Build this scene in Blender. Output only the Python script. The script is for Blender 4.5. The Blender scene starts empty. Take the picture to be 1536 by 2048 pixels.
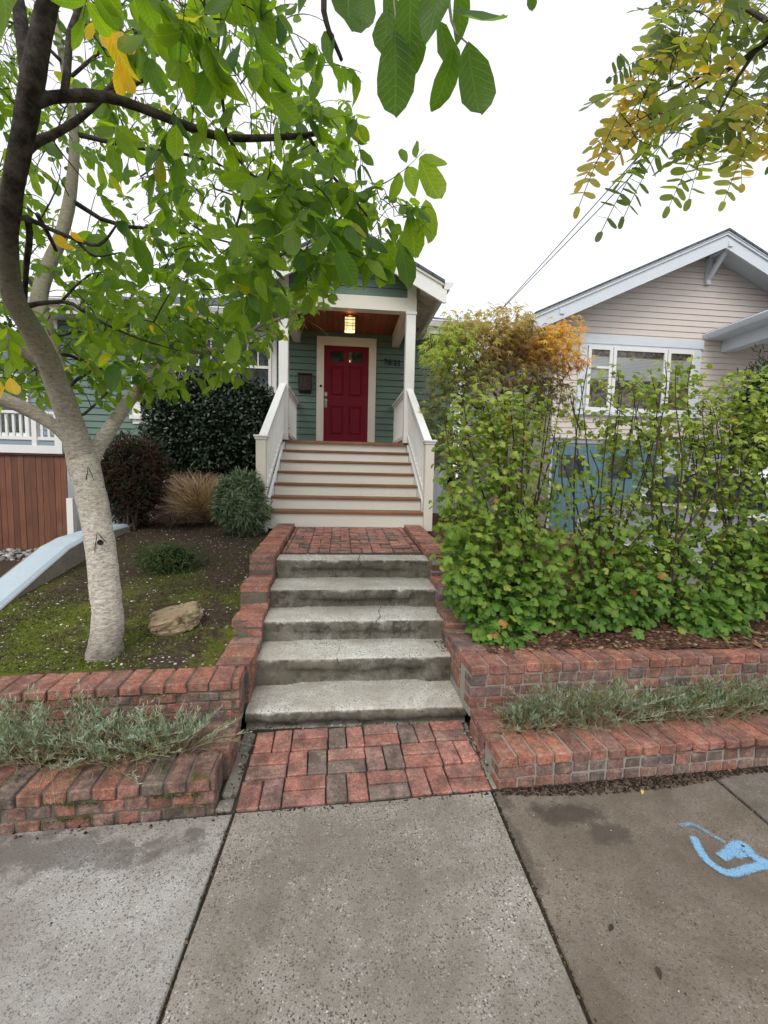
import bpy, math, random
import numpy as np
from mathutils import Vector, Matrix, noise
SC = bpy.context.scene
COL = SC.collection
rnd = random.Random(7)
rng = np.random.default_rng(11)

# ---------------------------------------------------------------- camera
EYE = 1.53
F_PX, PITCH, YAW, ROLL = 876.4, .08603, .1001, .02219      # measured from the vanishing points (1536 x 2048)
fw = np.array([math.sin(YAW)*math.cos(PITCH), math.cos(YAW)*math.cos(PITCH), -math.sin(PITCH)])
r0 = np.array([math.cos(YAW), -math.sin(YAW), 0.0]); u0 = np.cross(r0, fw)
cr = r0*math.cos(ROLL)+u0*math.sin(ROLL); cu = -r0*math.sin(ROLL)+u0*math.cos(ROLL)
cam = bpy.data.objects.new('camera', bpy.data.cameras.new('camera')); COL.objects.link(cam)
cam.matrix_world = Matrix(((cr[0], cu[0], -fw[0], 0), (cr[1], cu[1], -fw[1], 0), (cr[2], cu[2], -fw[2], EYE), (0, 0, 0, 1)))
cam.data.sensor_fit = 'HORIZONTAL'; cam.data.sensor_width = 36.0
cam.data.lens = 36.0*F_PX/1536; cam.data.clip_start = .05; cam.data.clip_end = 2000
SC.camera = cam
# ---------------------------------------------------------------- world: overcast sky
world = bpy.data.worlds.new('World'); SC.world = world; world.use_nodes = True
wn = world.node_tree.nodes; wl = world.node_tree.links; wn.clear()
w_out = wn.new('ShaderNodeOutputWorld'); w_add = wn.new('ShaderNodeAddShader')
w_bg = wn.new('ShaderNodeBackground'); w_bg2 = wn.new('ShaderNodeBackground')
w_sky = wn.new('ShaderNodeTexSky'); w_sky.sky_type = 'NISHITA'; w_sky.sun_disc = False
w_sky.sun_elevation = math.radians(48); w_sky.sun_rotation = math.radians(200); w_sky.air_density = 1.0; w_sky.dust_density = 3.0
wl.new(w_sky.outputs[0], w_bg.inputs[0]); w_bg.inputs[1].default_value = 0.05
w_tc = wn.new('ShaderNodeTexCoord'); w_noise = wn.new('ShaderNodeTexNoise'); w_noise.inputs['Scale'].default_value = 1.6
w_ramp = wn.new('ShaderNodeValToRGB'); w_ramp.color_ramp.elements[0].color = (.94, .955, .965, 1); w_ramp.color_ramp.elements[1].color = (1.0, .995, .985, 1)
wl.new(w_tc.outputs['Generated'], w_noise.inputs['Vector']); wl.new(w_noise.outputs[0], w_ramp.inputs[0]); wl.new(w_ramp.outputs[0], w_bg2.inputs[0])
w_bg2.inputs[1].default_value = 0.87
wl.new(w_bg.outputs[0], w_add.inputs[0]); wl.new(w_bg2.outputs[0], w_add.inputs[1]); wl.new(w_add.outputs[0], w_out.inputs[0])
sun = bpy.data.objects.new('sun', bpy.data.lights.new('sun', 'SUN')); COL.objects.link(sun)
sun.data.energy = 1.0; sun.data.angle = math.radians(25); sun.data.color = (1, .97, .92)
sun.rotation_euler = (math.radians(42), 0, math.radians(-20))
SC.view_settings.view_transform = 'Standard'; SC.view_settings.look = 'None'
SC.view_settings.exposure = 0.27; SC.view_settings.gamma = 1.0
SC.cycles.max_bounces = 8; SC.cycles.transparent_max_bounces = 6

# ---------------------------------------------------------------- measuring helpers (photo pixel -> metric point at a real depth)
def ray(x, y): return cr*((x-768)/F_PX) - cu*((y-1024)/F_PX) + fw
def atY(x, y, Y): r = ray(x, y); p = r*(Y/r[1]); return Vector((p[0], p[1], p[2]+EYE))
def pix(P):
    d = np.array((P[0], P[1], P[2]-EYE)); k = d @ fw; return 768+F_PX*(d @ cr)/k, 1024-F_PX*(d @ cu)/k
def atX(x, y, X): r = ray(x, y); p = r*(X/r[0]); return Vector((p[0], p[1], p[2]+EYE))
def atZ(x, y, Z): r = ray(x, y); p = r*((Z-EYE)/r[2]); return Vector((p[0], p[1], p[2]+EYE))

# ---------------------------------------------------------------- materials
class NT:
    def __init__(s, m): s.n = m.node_tree.nodes; s.l = m.node_tree.links
    def new(s, t, **kw):
        o = s.n.new(t)
        for k, v in kw.items():
            if k.startswith('i_'):
                key = k[2:]
                key = int(key) if key.isdigit() else key.replace('_', ' ')
                if isinstance(v, bpy.types.NodeSocket): s.l.new(v, o.inputs[key])
                else: o.inputs[key].default_value = v
            else: setattr(o, k, v)
        return o
    def noise(s, vec, scale, detail=4, rough=.55, w=0):
        o = s.new('ShaderNodeTexNoise', i_Vector=vec, i_Scale=scale, i_Detail=detail, i_Roughness=rough); o.inputs['Distortion'].default_value = w; return o.outputs[0]
    def ramp(s, fac, stops):
        o = s.new('ShaderNodeValToRGB'); s.l.new(fac, o.inputs[0]); e = o.color_ramp.elements
        while len(e) < len(stops): e.new(.5)
        for i, (p, c) in enumerate(stops):
            e[i].position = p; e[i].color = (c[0], c[1], c[2], 1) if hasattr(c, '__len__') else (c, c, c, 1)
        return o.outputs[0]
    def mix(s, fac, a, b, mode='MIX'):
        o = s.n.new('ShaderNodeMix'); o.data_type = 'RGBA'; o.blend_type = mode
        for k, v in ((0, fac), (6, a), (7, b)):
            if isinstance(v, bpy.types.NodeSocket): s.l.new(v, o.inputs[k])
            else: o.inputs[k].default_value = v if k == 0 else (tuple(v)+(1,) if len(v) == 3 else v)
        return o.outputs[2]
    def math(s, op, a, b=0.0, c=0.0, clamp=False):
        o = s.n.new('ShaderNodeMath'); o.operation = op; o.use_clamp = clamp
        for k, v in ((0, a), (1, b), (2, c)):
            if isinstance(v, bpy.types.NodeSocket): s.l.new(v, o.inputs[k])
            else: o.inputs[k].default_value = v
        return o.outputs[0]
def base_mat(name, rough=.6, spec=.5):
    m = bpy.data.materials.new(name); m.use_nodes = True; t = NT(m)
    b = t.n['Principled BSDF']; b.inputs['Roughness'].default_value = rough; b.inputs['Specular IOR Level'].default_value = spec
    vec = t.new('ShaderNodeTexCoord').outputs['Object']
    return m, t, b, vec
def setc(t, b, col):
    if isinstance(col, bpy.types.NodeSocket): t.l.new(col, b.inputs['Base Color'])
    else: b.inputs['Base Color'].default_value = tuple(col)+(1,)
def bump(t, b, h, strength=.3, dist=.01):
    o = t.new('ShaderNodeBump', i_Height=h); o.inputs['Strength'].default_value = strength; o.inputs['Distance'].default_value = dist
    t.l.new(o.outputs[0], b.inputs['Normal']); return o
def paint(name, c, rough=.5, dirt=.25, dirtcol=(.25, .23, .19), scale=6, tint=False, grain=.15, spec=.4):
    m, t, b, vec = base_mat(name, rough, spec)
    n1 = t.noise(vec, scale, 6, .65); n2 = t.noise(vec, scale*9, 4, .6)
    col = t.mix(t.ramp(n1, [(.35, 0), (.75, 1)]), [x*.93 for x in c], c)
    msk = t.math('MULTIPLY', t.ramp(n2, [(.5, 0), (.8, 1)]), t.ramp(n1, [(.45, 0), (.7, dirt)]))
    col = t.mix(msk, col, dirtcol)
    if tint:
        a = t.new('ShaderNodeAttribute', attribute_name='tint'); col = t.mix(1.0, col, a.outputs[0], 'MULTIPLY')
    setc(t, b, col); bump(t, b, n2, grain, .004)
    t.l.new(t.math('MULTIPLY_ADD', n2, .25, rough-.1), b.inputs['Roughness'])
    return m
def wood(name, c1, c2, axis=0, scale=4, rough=.6, tint=True):
    m, t, b, vec = base_mat(name, rough, .35)
    mp = t.new('ShaderNodeMapping', i_Vector=vec); s = [14.0, 14.0, 14.0]; s[axis] = .8; mp.inputs['Scale'].default_value = s
    n = t.noise(mp.outputs[0], scale, 6, .7, .6); n2 = t.noise(vec, 2.5, 4)
    col = t.mix(t.ramp(n, [(.3, 0), (.7, 1)]), c1, c2); col = t.mix(t.ramp(n2, [(.3, .35), (.7, 0)]), col, [x*.55 for x in c1])
    if tint:
        a = t.new('ShaderNodeAttribute', attribute_name='tint'); col = t.mix(1.0, col, a.outputs[0], 'MULTIPLY')
    setc(t, b, col); bump(t, b, n, .25, .003); return m
def brick_mat(name, moss=.25, grime=.5, worn=.5):
    m, t, b, vec = base_mat(name, .9, .2)
    a = t.new('ShaderNodeAttribute', attribute_name='tint').outputs[0]
    n1 = t.noise(vec, 9, 7, .7); n2 = t.noise(vec, 45, 6, .7); n3 = t.noise(vec, 160, 3, .6)
    col = t.mix(t.ramp(n2, [(.35, 0), (.65, 1)]), a, t.mix(1.0, a, (1.55, 1.6, 1.65), 'MULTIPLY'))
    col = t.mix(t.ramp(t.noise(vec, 26, 6, .75), [(.44, 0), (.66, .5)]), col, t.mix(1.0, col, (.5, .5, .55), 'MULTIPLY'))
    col = t.mix(t.ramp(n3, [(.50, 0), (.62, .75)]), col, (.06, .045, .04))
    g = t.math('MULTIPLY', t.ramp(n1, [(.42, 0), (.60, grime)]), t.ramp(n2, [(.3, .5), (.55, 1)]))
    col = t.mix(g, col, (.060, .050, .042))
    w = t.math('MULTIPLY', t.ramp(t.noise(vec, 14, 6, .75), [(.48, 0), (.68, .62)]), t.ramp(n2, [(.36, .1), (.6, 1)]))
    col = t.mix(w, col, (.44, .33, .26))
    ms = t.math('MULTIPLY', t.ramp(t.noise(vec, 5, 6, .7), [(.60, 0), (.68, moss)]), t.ramp(n2, [(.35, 0), (.55, 1)]))
    col = t.mix(ms, col, (.05, .07, .015))
    setc(t, b, col); h = t.math('MULTIPLY_ADD', n3, .4, n2); bump(t, b, h, .8, .006); return m
def aggregate(name, cement, darkp, lightp, scale=95, density=.55, rough=.9, warm=(.2, .17, .13), stain=.4, contrast=.8):
    m, t, b, vec = base_mat(name, rough, .25)
    wv = t.new('ShaderNodeVectorMath', operation='ADD')
    nz = t.new('ShaderNodeTexNoise', i_Vector=vec, i_Scale=60.0); sc = t.new('ShaderNodeVectorMath', operation='SCALE'); sc.inputs[3].default_value = .012
    t.l.new(nz.outputs[1], sc.inputs[0]); t.l.new(vec, wv.inputs[0]); t.l.new(sc.outputs[0], wv.inputs[1])
    v = t.new('ShaderNodeTexVoronoi', i_Vector=wv.outputs[0], i_Scale=float(scale)); v2 = t.new('ShaderNodeTexVoronoi', i_Vector=wv.outputs[0], i_Scale=float(scale*1.9))
    sep = t.new('ShaderNodeSeparateColor'); t.l.new(v.outputs['Color'], sep.inputs[0])
    sep2 = t.new('ShaderNodeSeparateColor'); t.l.new(v2.outputs['Color'], sep2.inputs[0])
    big = t.noise(vec, 1.6, 6, .65); mid = t.noise(vec, 7, 6, .7); fine = t.noise(vec, 220, 3, .6)
    exposed = t.ramp(t.math('ADD', t.math('MULTIPLY', big, .6), t.math('MULTIPLY', mid, .5)), [(.42, .35), (.62, 1)])
    col = t.mix(t.ramp(fine, [(.3, 0), (.7, 1)]), [c*.72 for c in cement], [min(1, c*1.22) for c in cement])
    col = t.mix(t.ramp(mid, [(.35, 0), (.75, stain)]), col, warm)
    inside = t.ramp(v.outputs['Distance'], [(.40, 1), (.52, 0)])
    pick = t.ramp(sep.outputs[0], [(1-density, 0), (1-density+.03, 1)])
    peb = t.mix(t.ramp(sep.outputs[1], [(.45, 0), (.75, 1)]), darkp, [min(1, x*1.1) for x in cement])
    peb = t.mix(t.ramp(sep.outputs[2], [(.88, 0), (.92, 1)]), peb, lightp)
    f = t.math('MULTIPLY', t.math('MULTIPLY', inside, pick), t.math('MULTIPLY', exposed, contrast))
    col = t.mix(f, col, peb)
    in2 = t.math('MULTIPLY', t.ramp(v2.outputs['Distance'], [(.36, 1), (.5, 0)]), t.ramp(sep2.outputs[0], [(.6, 0), (.65, .8)]))
    pc2 = t.mix(t.ramp(sep2.outputs[1], [(.68, 0), (.75, 1)]), darkp, lightp)
    col = t.mix(t.math('MULTIPLY', in2, t.math('MULTIPLY', exposed, contrast*.7)), col, pc2)
    col = t.mix(t.ramp(big, [(.36, .6), (.58, 0)]), col, [cement[0]*.40, cement[1]*.36, cement[2]*.32])
    col = t.mix(t.ramp(t.noise(vec, 1.3, 8, .78, .8), [(.44, 0), (.60, .5)]), col, [cement[0]*.45, cement[1]*.40, cement[2]*.34])
    setc(t, b, col)
    h = t.math('ADD', t.math('MULTIPLY', f, .5), fine); bump(t, b, h, .5, .004); return m, t, b, vec, col
def glassy(name, c, rough=.06, spec=.35):
    m, t, b, vec = base_mat(name, rough, spec)
    n = t.noise(vec, 3.0, 6, .65, 1.5); n2 = t.noise(vec, 12, 5, .7, .5)
    col = t.mix(t.ramp(n, [(.4, 0), (.62, 1)]), c, [x*2.6+.015 for x in c]); col = t.mix(t.ramp(n2, [(.55, 0), (.7, .4)]), col, [x*.3 for x in c])  # mottling stands in for tree reflections, painted into the glass colour
    setc(t, b, col); return m
def simple(name, c, rough=.5, metal=0, spec=.5, n=8, var=.25):
    m, t, b, vec = base_mat(name, rough, spec); b.inputs['Metallic'].default_value = metal
    k = t.noise(vec, n, 5, .6); setc(t, b, t.mix(k, [x*(1-var) for x in c], [min(1, x*(1+var)) for x in c])); bump(t, b, t.noise(vec, n*12, 3), .1, .002); return m
def leafmat(name, trans=.45, rough=.45, veins=True, spec=.4, tgain=(1.5, 1.6, .6)):
    m, t, b, vec = base_mat(name, rough, spec)
    a = t.new('ShaderNodeAttribute', attribute_name='tint').outputs[0]; col = a
    n = t.noise(vec, 40, 4); col = t.mix(n, t.mix(1.0, a, (.78, .8, .75), 'MULTIPLY'), t.mix(1.0, a, (1.2, 1.18, 1.15), 'MULTIPLY'))
    if veins:
        uv = t.new('ShaderNodeUVMap').outputs[0]; sp = t.new('ShaderNodeSeparateXYZ', i_0=uv)
        au = t.math('ABSOLUTE', t.math('SUBTRACT', sp.outputs[0], .5))
        mid = t.ramp(au, [(.0, 1), (.035, 0)])
        st = t.math('FRACT', t.math('MULTIPLY', t.math('SUBTRACT', sp.outputs[1], t.math('MULTIPLY', au, .55)), 9.0))
        side = t.ramp(t.math('ABSOLUTE', t.math('SUBTRACT', st, .5)), [(.0, .7), (.13, 0)])
        v = t.math('MAXIMUM', mid, side); col = t.mix(t.math('MULTIPLY', v, .5), col, t.mix(1.0, a, (2.1, 1.8, 1.9), 'MULTIPLY'))
        bump(t, b, v, .35, .003)
    setc(t, b, col)
    tr = t.new('ShaderNodeBsdfTranslucent'); t.l.new(t.mix(1.0, col, tgain, 'MULTIPLY'), tr.inputs[0])
    ms = t.new('ShaderNodeMixShader'); ms.inputs[0].default_value = trans
    t.l.new(b.outputs[0], ms.inputs[1]); t.l.new(tr.outputs[0], ms.inputs[2]); t.l.new(ms.outputs[0], t.n['Material Output'].inputs[0]); return m

# ---------------------------------------------------------------- mesh helpers
def pyc(v): return Vector(v)
class MB:
    def __init__(s): s.v = []; s.f = []; s.t = []; s.mi = []; s.cur = (1, 1, 1); s.m = 0
    def add(s, vs, fs, tint=None):
        o = len(s.v); s.v.extend([tuple(p) for p in vs]); s.f.extend([tuple(i+o for i in f) for f in fs]); s.t.extend([tint or s.cur]*len(vs)); s.mi.extend([s.m]*len(fs)); return s
    def box(s, x0, x1, y0, y1, z0, z1, tint=None, bev=0.0, M=None, jit=0.0):
        c = [(x0, x1), (y0, y1), (z0, z1)]
        if bev <= 0:
            vs = [Vector((x, y, z)) for x in c[0] for y in c[1] for z in c[2]]
            fs = [(0, 1, 3, 2), (4, 6, 7, 5), (0, 4, 5, 1), (2, 3, 7, 6), (0, 2, 6, 4), (1, 5, 7, 3)]
        else:
            vs = []; idx = {}
            for i in (0, 1):
                for j in (0, 1):
                    for k in (0, 1):
                        J = [rnd.uniform(-jit, jit) for _ in range(3)] if jit else (0, 0, 0)
                        bb = bev*(1+(rnd.uniform(-.4, .8) if jit else 0))
                        p = [c[0][i]+J[0], c[1][j]+J[1], c[2][k]+J[2]]; sg = [1 if q == 0 else -1 for q in (i, j, k)]
                        for a in range(3):
                            q = [p[d]+sg[d]*bb if d != a else p[d] for d in range(3)]
                            idx[(i, j, k, a)] = len(vs); vs.append(Vector(q))
            fs = []
            for a in range(3):
                o1, o2 = [d for d in range(3) if d != a]
                for sd in (0, 1):
                    def g(p, q, ax):
                        ijk = [0, 0, 0]; ijk[a] = sd; ijk[o1] = p; ijk[o2] = q; return idx[(*ijk, ax)]
                    f = [g(0, 0, a), g(1, 0, a), g(1, 1, a), g(0, 1, a)]
                    fs.append(f)
                # edges running along axis a
                for p in (0, 1):
                    for q in (0, 1):
                        def e(end, ax):
                            ijk = [0, 0, 0]; ijk[a] = end; ijk[o1] = p; ijk[o2] = q; return idx[(*ijk, ax)]
                        fs.append([e(0, o1), e(1, o1), e(1, o2), e(0, o2)])
            for i in (0, 1):
                for j in (0, 1):
                    for k in (0, 1): fs.append([idx[(i, j, k, a)] for a in range(3)])
            ctr = Vector(((x0+x1)/2, (y0+y1)/2, (z0+z1)/2)); out = []
            for f in fs:
                p = [vs[i] for i in f]; n = (p[1]-p[0]).cross(p[2]-p[0]); m = sum(p, Vector())/len(p)-ctr
                out.append(f if n.dot(m) > 0 else f[::-1])
            fs = out
        if M is not None: vs = [M @ v for v in vs]
        return s.add(vs, fs, tint)
    def prism(s, pts, axis, a0, a1, tint=None):
        """polygon pts (2-D) extruded along axis from a0 to a1"""
        def mk(p, a):
            if axis == 0: return (a, p[0], p[1])
            if axis == 1: return (p[0], a, p[1])
            return (p[0], p[1], a)
        n = len(pts); vs = [mk(p, a0) for p in pts]+[mk(p, a1) for p in pts]
        fs = [tuple(range(n)), tuple(range(2*n-1, n-1, -1))]+[(i, i+n, (i+1) % n+n, (i+1) % n) for i in range(n)]
        return s.add(vs, fs, tint)
    def beam(s, a, b, w, h, tint=None, up=(0, 0, 1)):
        a = Vector(a); b = Vector(b); d = (b-a).normalized(); x = d.cross(Vector(up)).normalized(); z = x.cross(d)
        vs = []
        for p in (a, b):
            for i, j in ((-1, -1), (1, -1), (1, 1), (-1, 1)): vs.append(p+x*(i*w/2)+z*(j*h/2))
        return s.add(vs, [(3, 2, 1, 0), (4, 5, 6, 7), (0, 1, 5, 4), (1, 2, 6, 5), (2, 3, 7, 6), (3, 0, 4, 7)], tint)
    def tube(s, pts, rad, n=8, tint=None, wob=0.0, cap=True, tints=None):
        pts = [Vector(p) for p in pts]; rad = rad if hasattr(rad, '__len__') else [rad]*len(pts)
        o = len(s.v); up = Vector((.31, .17, .93)); vs = []
        for i, p in enumerate(pts):
            d = (pts[min(i+1, len(pts)-1)]-pts[max(i-1, 0)]).normalized()
            x = d.cross(up)
            if x.length < .05: x = d.cross(Vector((1, 0, 0)))
            x.normalize(); y = d.cross(x)
            for k in range(n):
                a = 2*math.pi*k/n; r = rad[i]
                if wob: r *= 1+wob*noise.noise(Vector((math.cos(a)*1.5, math.sin(a)*1.5, i*.45+p.z*3)))
                vs.append(p+x*(math.cos(a)*r)+y*(math.sin(a)*r))
        fs = [(i*n+k, i*n+(k+1) % n, (i+1)*n+(k+1) % n, (i+1)*n+k) for i in range(len(pts)-1) for k in range(n)]
        if cap: fs += [tuple(range(n-1, -1, -1)), tuple(range((len(pts)-1)*n, len(pts)*n))]
        s.add(vs, fs, tint)
        if tints:
            for i, c in enumerate(tints): s.t[o+i*n:o+(i+1)*n] = [c]*n
        return s
    def build(s, name, mat, parent=None, smooth=False, weld=False, kind=None):
        me = bpy.data.meshes.new(name); me.from_pydata(s.v, [], s.f)
        for m in (mat if isinstance(mat, (list, tuple)) else [mat]): me.materials.append(m)
        if isinstance(mat, (list, tuple)): me.polygons.foreach_set('material_index', s.mi)
        at = me.color_attributes.new('tint', 'FLOAT_COLOR', 'POINT')
        at.data.foreach_set('color', np.array([(*t, 1) for t in s.t], dtype=np.float32).ravel())
        if smooth: me.polygons.foreach_set('use_smooth', [True]*len(me.polygons))
        me.update(); o = bpy.data.objects.new(name, me); COL.objects.link(o)
        if parent: o.parent = parent; o.matrix_parent_inverse = parent.matrix_world.inverted() if False else Matrix.Translation(-parent.location)
        if kind: o['kind'] = kind
        return o
def tag(o, label, cat, group=None, kind=None):
    o['label'] = label; o['category'] = cat
    if group: o['group'] = group
    if kind: o['kind'] = kind
    return o
def thing(name, loc, label, cat, group=None):
    o = bpy.data.objects.new(name, None); COL.objects.link(o); o.location = loc; o.empty_display_size = .2
    bpy.context.view_layer.update(); return tag(o, label, cat, group)
def np_mesh(name, V, T, mat, parent=None, uv=None, col=None, smooth=False):
    me = bpy.data.meshes.new(name); k = T.shape[1]
    me.vertices.add(len(V)); me.vertices.foreach_set('co', V.astype(np.float32).ravel())
    me.loops.add(T.size); me.loops.foreach_set('vertex_index', T.astype(np.int32).ravel())
    me.polygons.add(len(T)); me.polygons.foreach_set('loop_start', np.arange(0, T.size, k, dtype=np.int32))
    if smooth: me.polygons.foreach_set('use_smooth', np.ones(len(T), dtype=bool))
    me.materials.append(mat); me.update(calc_edges=True)
    if uv is not None:
        l = me.uv_layers.new(name='UVMap'); l.data.foreach_set('uv', uv[T.ravel()].astype(np.float32).ravel())
    if col is not None:
        c = np.ones((len(V), 4), np.float32); c[:, :3] = col
        me.color_attributes.new('tint', 'FLOAT_COLOR', 'POINT').data.foreach_set('color', c.ravel())
    me.validate(); o = bpy.data.objects.new(name, me); COL.objects.link(o)
    if parent: o.parent = parent; o.matrix_parent_inverse = Matrix.Translation(-parent.location)
    return o
# ================================================================= materials used by the setting
def brickcol(kind='wall'):
    p = {'wall': [(.33, .135, .092), (.28, .120, .088), (.25, .115, .088), (.35, .150, .10), (.21, .112, .092), (.25, .142, .115), (.16, .118, .10)],
         'red': [(.39, .150, .098), (.34, .135, .095), (.40, .160, .108), (.30, .125, .095), (.26, .130, .105)],
         'grey': [(.27, .145, .115), (.235, .135, .11), (.21, .135, .112), (.30, .140, .10), (.17, .128, .112), (.31, .128, .092)],
         'path': [(.41, .17, .13), (.375, .155, .12), (.43, .185, .145), (.34, .150, .117), (.38, .17, .135), (.47, .22, .17), (.30, .165, .135), (.20, .145, .12)]}[kind]
    c = p[int(rnd.random()**1.15*len(p))]; k = rnd.uniform(.85, 1.12); return tuple(x*k for x in c)
M_brick = brick_mat('brick', .3, .6); M_brick_moss = brick_mat('mossy_brick', .9, .85); M_paver = brick_mat('paver_brick', .12, .7)
M_mortar = simple('mortar', (.30, .275, .24), .95, n=30, var=.35)
M_dark_mortar = simple('dirty_mortar', (.12, .11, .085), .95, n=12, var=.6)
M_dirt = simple('dirt', (.045, .035, .025), 1, n=14, var=.6)
M_white = paint('white_paint', (.80, .80, .78), .45, .3); M_cream = paint('cream_paint', (.72, .69, .60), .45, .25)
M_step_paint = paint('worn_cream_paint', (.78, .755, .69), .5, .5, (.30, .27, .22), 5)
M_green = paint('green_siding_paint', (.112, .182, .148), .5, .15, (.05, .09, .07)); M_red = paint('red_door_paint', (.155, .004, .017), .5, .1, (.12, .01, .02), spec=.18)
M_deck = wood('stained_deck_wood', (.20, .09, .045), (.34, .17, .09), 0); M_ceil = wood('red_cedar', (.20, .055, .025), (.34, .10, .04), 1)
M_fence = wood('brown_fence_wood', (.13, .052, .030), (.23, .10, .055), 2, 3)
M_shingle = None
def shingle_mat(name, c):
    m, t, b, vec = base_mat(name, .95, .2)
    br = t.new('ShaderNodeTexBrick', i_Vector=vec, i_Scale=1.0); br.inputs['Brick Width'].default_value = .22; br.inputs['Row Height'].default_value = .13
    br.inputs['Color1'].default_value = (*[x*.7 for x in c], 1); br.inputs['Color2'].default_value = (*[x*1.3 for x in c], 1); br.inputs['Mortar'].default_value = (.015, .015, .016, 1); br.inputs['Mortar Size'].default_value = .012
    g = t.noise(vec, 150, 3); setc(t, b, t.mix(t.ramp(g, [(.3, .0), (.8, .6)]), br.outputs[0], [x*1.9 for x in c])); bump(t, b, br.outputs[1], .6, .01); return m
M_shingle = shingle_mat('grey_shingles', (.085, .095, .11))
M_glass = glassy('window_glass', (.018, .024, .024)); M_black = simple('black_metal', (.012, .012, .012), .5, .3)
M_metal = simple('pewter', (.30, .25, .24), .35, .9); M_bronze = simple('dark_bronze', (.035, .026, .022), .55, .4)

# ================================================================= ground
SK = .045                                            # the pavement edge is a little skewed to the house
def wallY(x): return 1.925+SK*x
def poly_ground(name, pts, z0, z1, mat, kind='structure', bev=.008):
    mb = MB(); n = len(pts); cx = sum(p[0] for p in pts)/n; cy = sum(p[1] for p in pts)/n
    ins = []
    for p in pts:
        d = Vector((cx-p[0], cy-p[1])); d.normalize(); ins.append((p[0]+d.x*bev*1.4, p[1]+d.y*bev*1.4))
    vs = [(p[0], p[1], z0) for p in pts]+[(p[0], p[1], z1-bev) for p in pts]+[(p[0], p[1], z1) for p in ins]
    fs = [(i, (i+1) % n, (i+1) % n+n, i+n) for i in range(n)]+[(i+n, (i+1) % n+n, (i+1) % n+2*n, i+2*n) for i in range(n)]+[tuple(range(2*n, 3*n))]
    mb.add(vs, fs); return mb.build(name, mat, kind=kind)
poly_ground('ground', [(-150, -150), (150, -150), (150, 300), (-150, 300)], -.4, -.09, simple('soil_ground', (.07, .065, .04), 1, n=3, var=.4), bev=.001)
poly_ground('road', [(-60, -12), (60, -12), (60, -3.2), (-60, -3.2)], -.3, -.075, simple('asphalt', (.05, .05, .052), .9, n=60, var=.4))
poly_ground('planting_strip', [(-30, -2.9), (30, -2.9), (30, -1.6), (-30, -1.6)], -.3, -.01, simple('verge_grass', (.05, .08, .02), 1, n=40, var=.5))
poly_ground('kerb', [(-60, -3.2), (60, -3.2), (60, -2.9), (-60, -2.9)], -.35, 0.02, simple('kerb_concrete', (.3, .3, .28), .9, n=40))
poly_ground('joint_filler', [(-6, -1.6), (8, -1.6), (8, wallY(8)+.1), (-6, wallY(-6)+.1)], -.2, -.022, M_dirt, bev=.001)
def stain(t, vec, col, c, r, amt, dark, nscale=9, wob=.5):
    sub = t.new('ShaderNodeVectorMath', operation='SUBTRACT'); t.l.new(vec, sub.inputs[0]); sub.inputs[1].default_value = (c[0], c[1], 0)
    sc = t.new('ShaderNodeVectorMath', operation='MULTIPLY'); t.l.new(sub.outputs[0], sc.inputs[0]); sc.inputs[1].default_value = (1/r[0], 1/r[1], 0)
    ln = t.new('ShaderNodeVectorMath', operation='LENGTH'); t.l.new(sc.outputs[0], ln.inputs[0])
    d = t.math('ADD', ln.outputs['Value'], t.math('MULTIPLY', t.math('SUBTRACT', t.noise(vec, nscale, 6, .65), .5), wob*4))
    return t.mix(t.ramp(d, [(.55, amt), (1.0, 0)]), col, dark)
Mc1, t, b, vec, col = aggregate('sidewalk_aggregate', (.355, .33, .295), (.045, .041, .037), (.66, .63, .57), 130, .66, contrast=1.0)
p = atZ(740, 1700, 0); col = stain(t, vec, col, (p.x, p.y), (.34, .34), .30, (.13, .105, .08), 7, 1.0); p = atZ(760, 1960, 0); col = stain(t, vec, col, (p.x, p.y), (.35, .12), .2, (.12, .10, .08), 7, 1.1); p = atZ(560, 1760, 0); col = stain(t, vec, col, (p.x, p.y), (.10, .2), .3, (.12, .10, .08), 8, 1.1); setc(t, b, col)
Mc0, t, b, vec, col = aggregate('sidewalk_aggregate_pale', (.40, .385, .36), (.05, .048, .045), (.70, .68, .63), 135, .60, stain=.25, contrast=.78)
p = atZ(90, 1700, 0); col = stain(t, vec, col, (p.x, p.y), (.6, .12), .6, (.10, .088, .075), 8, 1.0); p = atZ(330, 1690, 0); col = stain(t, vec, col, (p.x, p.y), (.2, .07), .35, (.11, .095, .08), 8, 1.0); setc(t, b, col)
Mc2, t, b, vec, col = aggregate('sidewalk_smooth', (.225, .19, .155), (.08, .068, .058), (.48, .43, .36), 130, .5, stain=.5, contrast=.8)
p = atZ(1140, 1625, 0); col = stain(t, vec, col, (p.x, p.y), (.20, .085), .75, (.055, .045, .036))
p = atZ(1215, 1665, 0); col = stain(t, vec, col, (p.x, p.y), (.13, .07), .6, (.06, .05, .04))
p = atZ(1040, 1700, 0); col = stain(t, vec, col, (p.x, p.y), (.045, .25), .55, (.06, .052, .04))
p = atZ(1010, 1600, 0); col = stain(t, vec, col, (p.x, p.y), (.05, .10), .6, (.06, .052, .04))
setc(t, b, col)
Mc3, *_ = aggregate('sidewalk_far', (.22, .20, .175), (.10, .09, .08), (.5, .47, .42), 110, .5, stain=.4)
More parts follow.
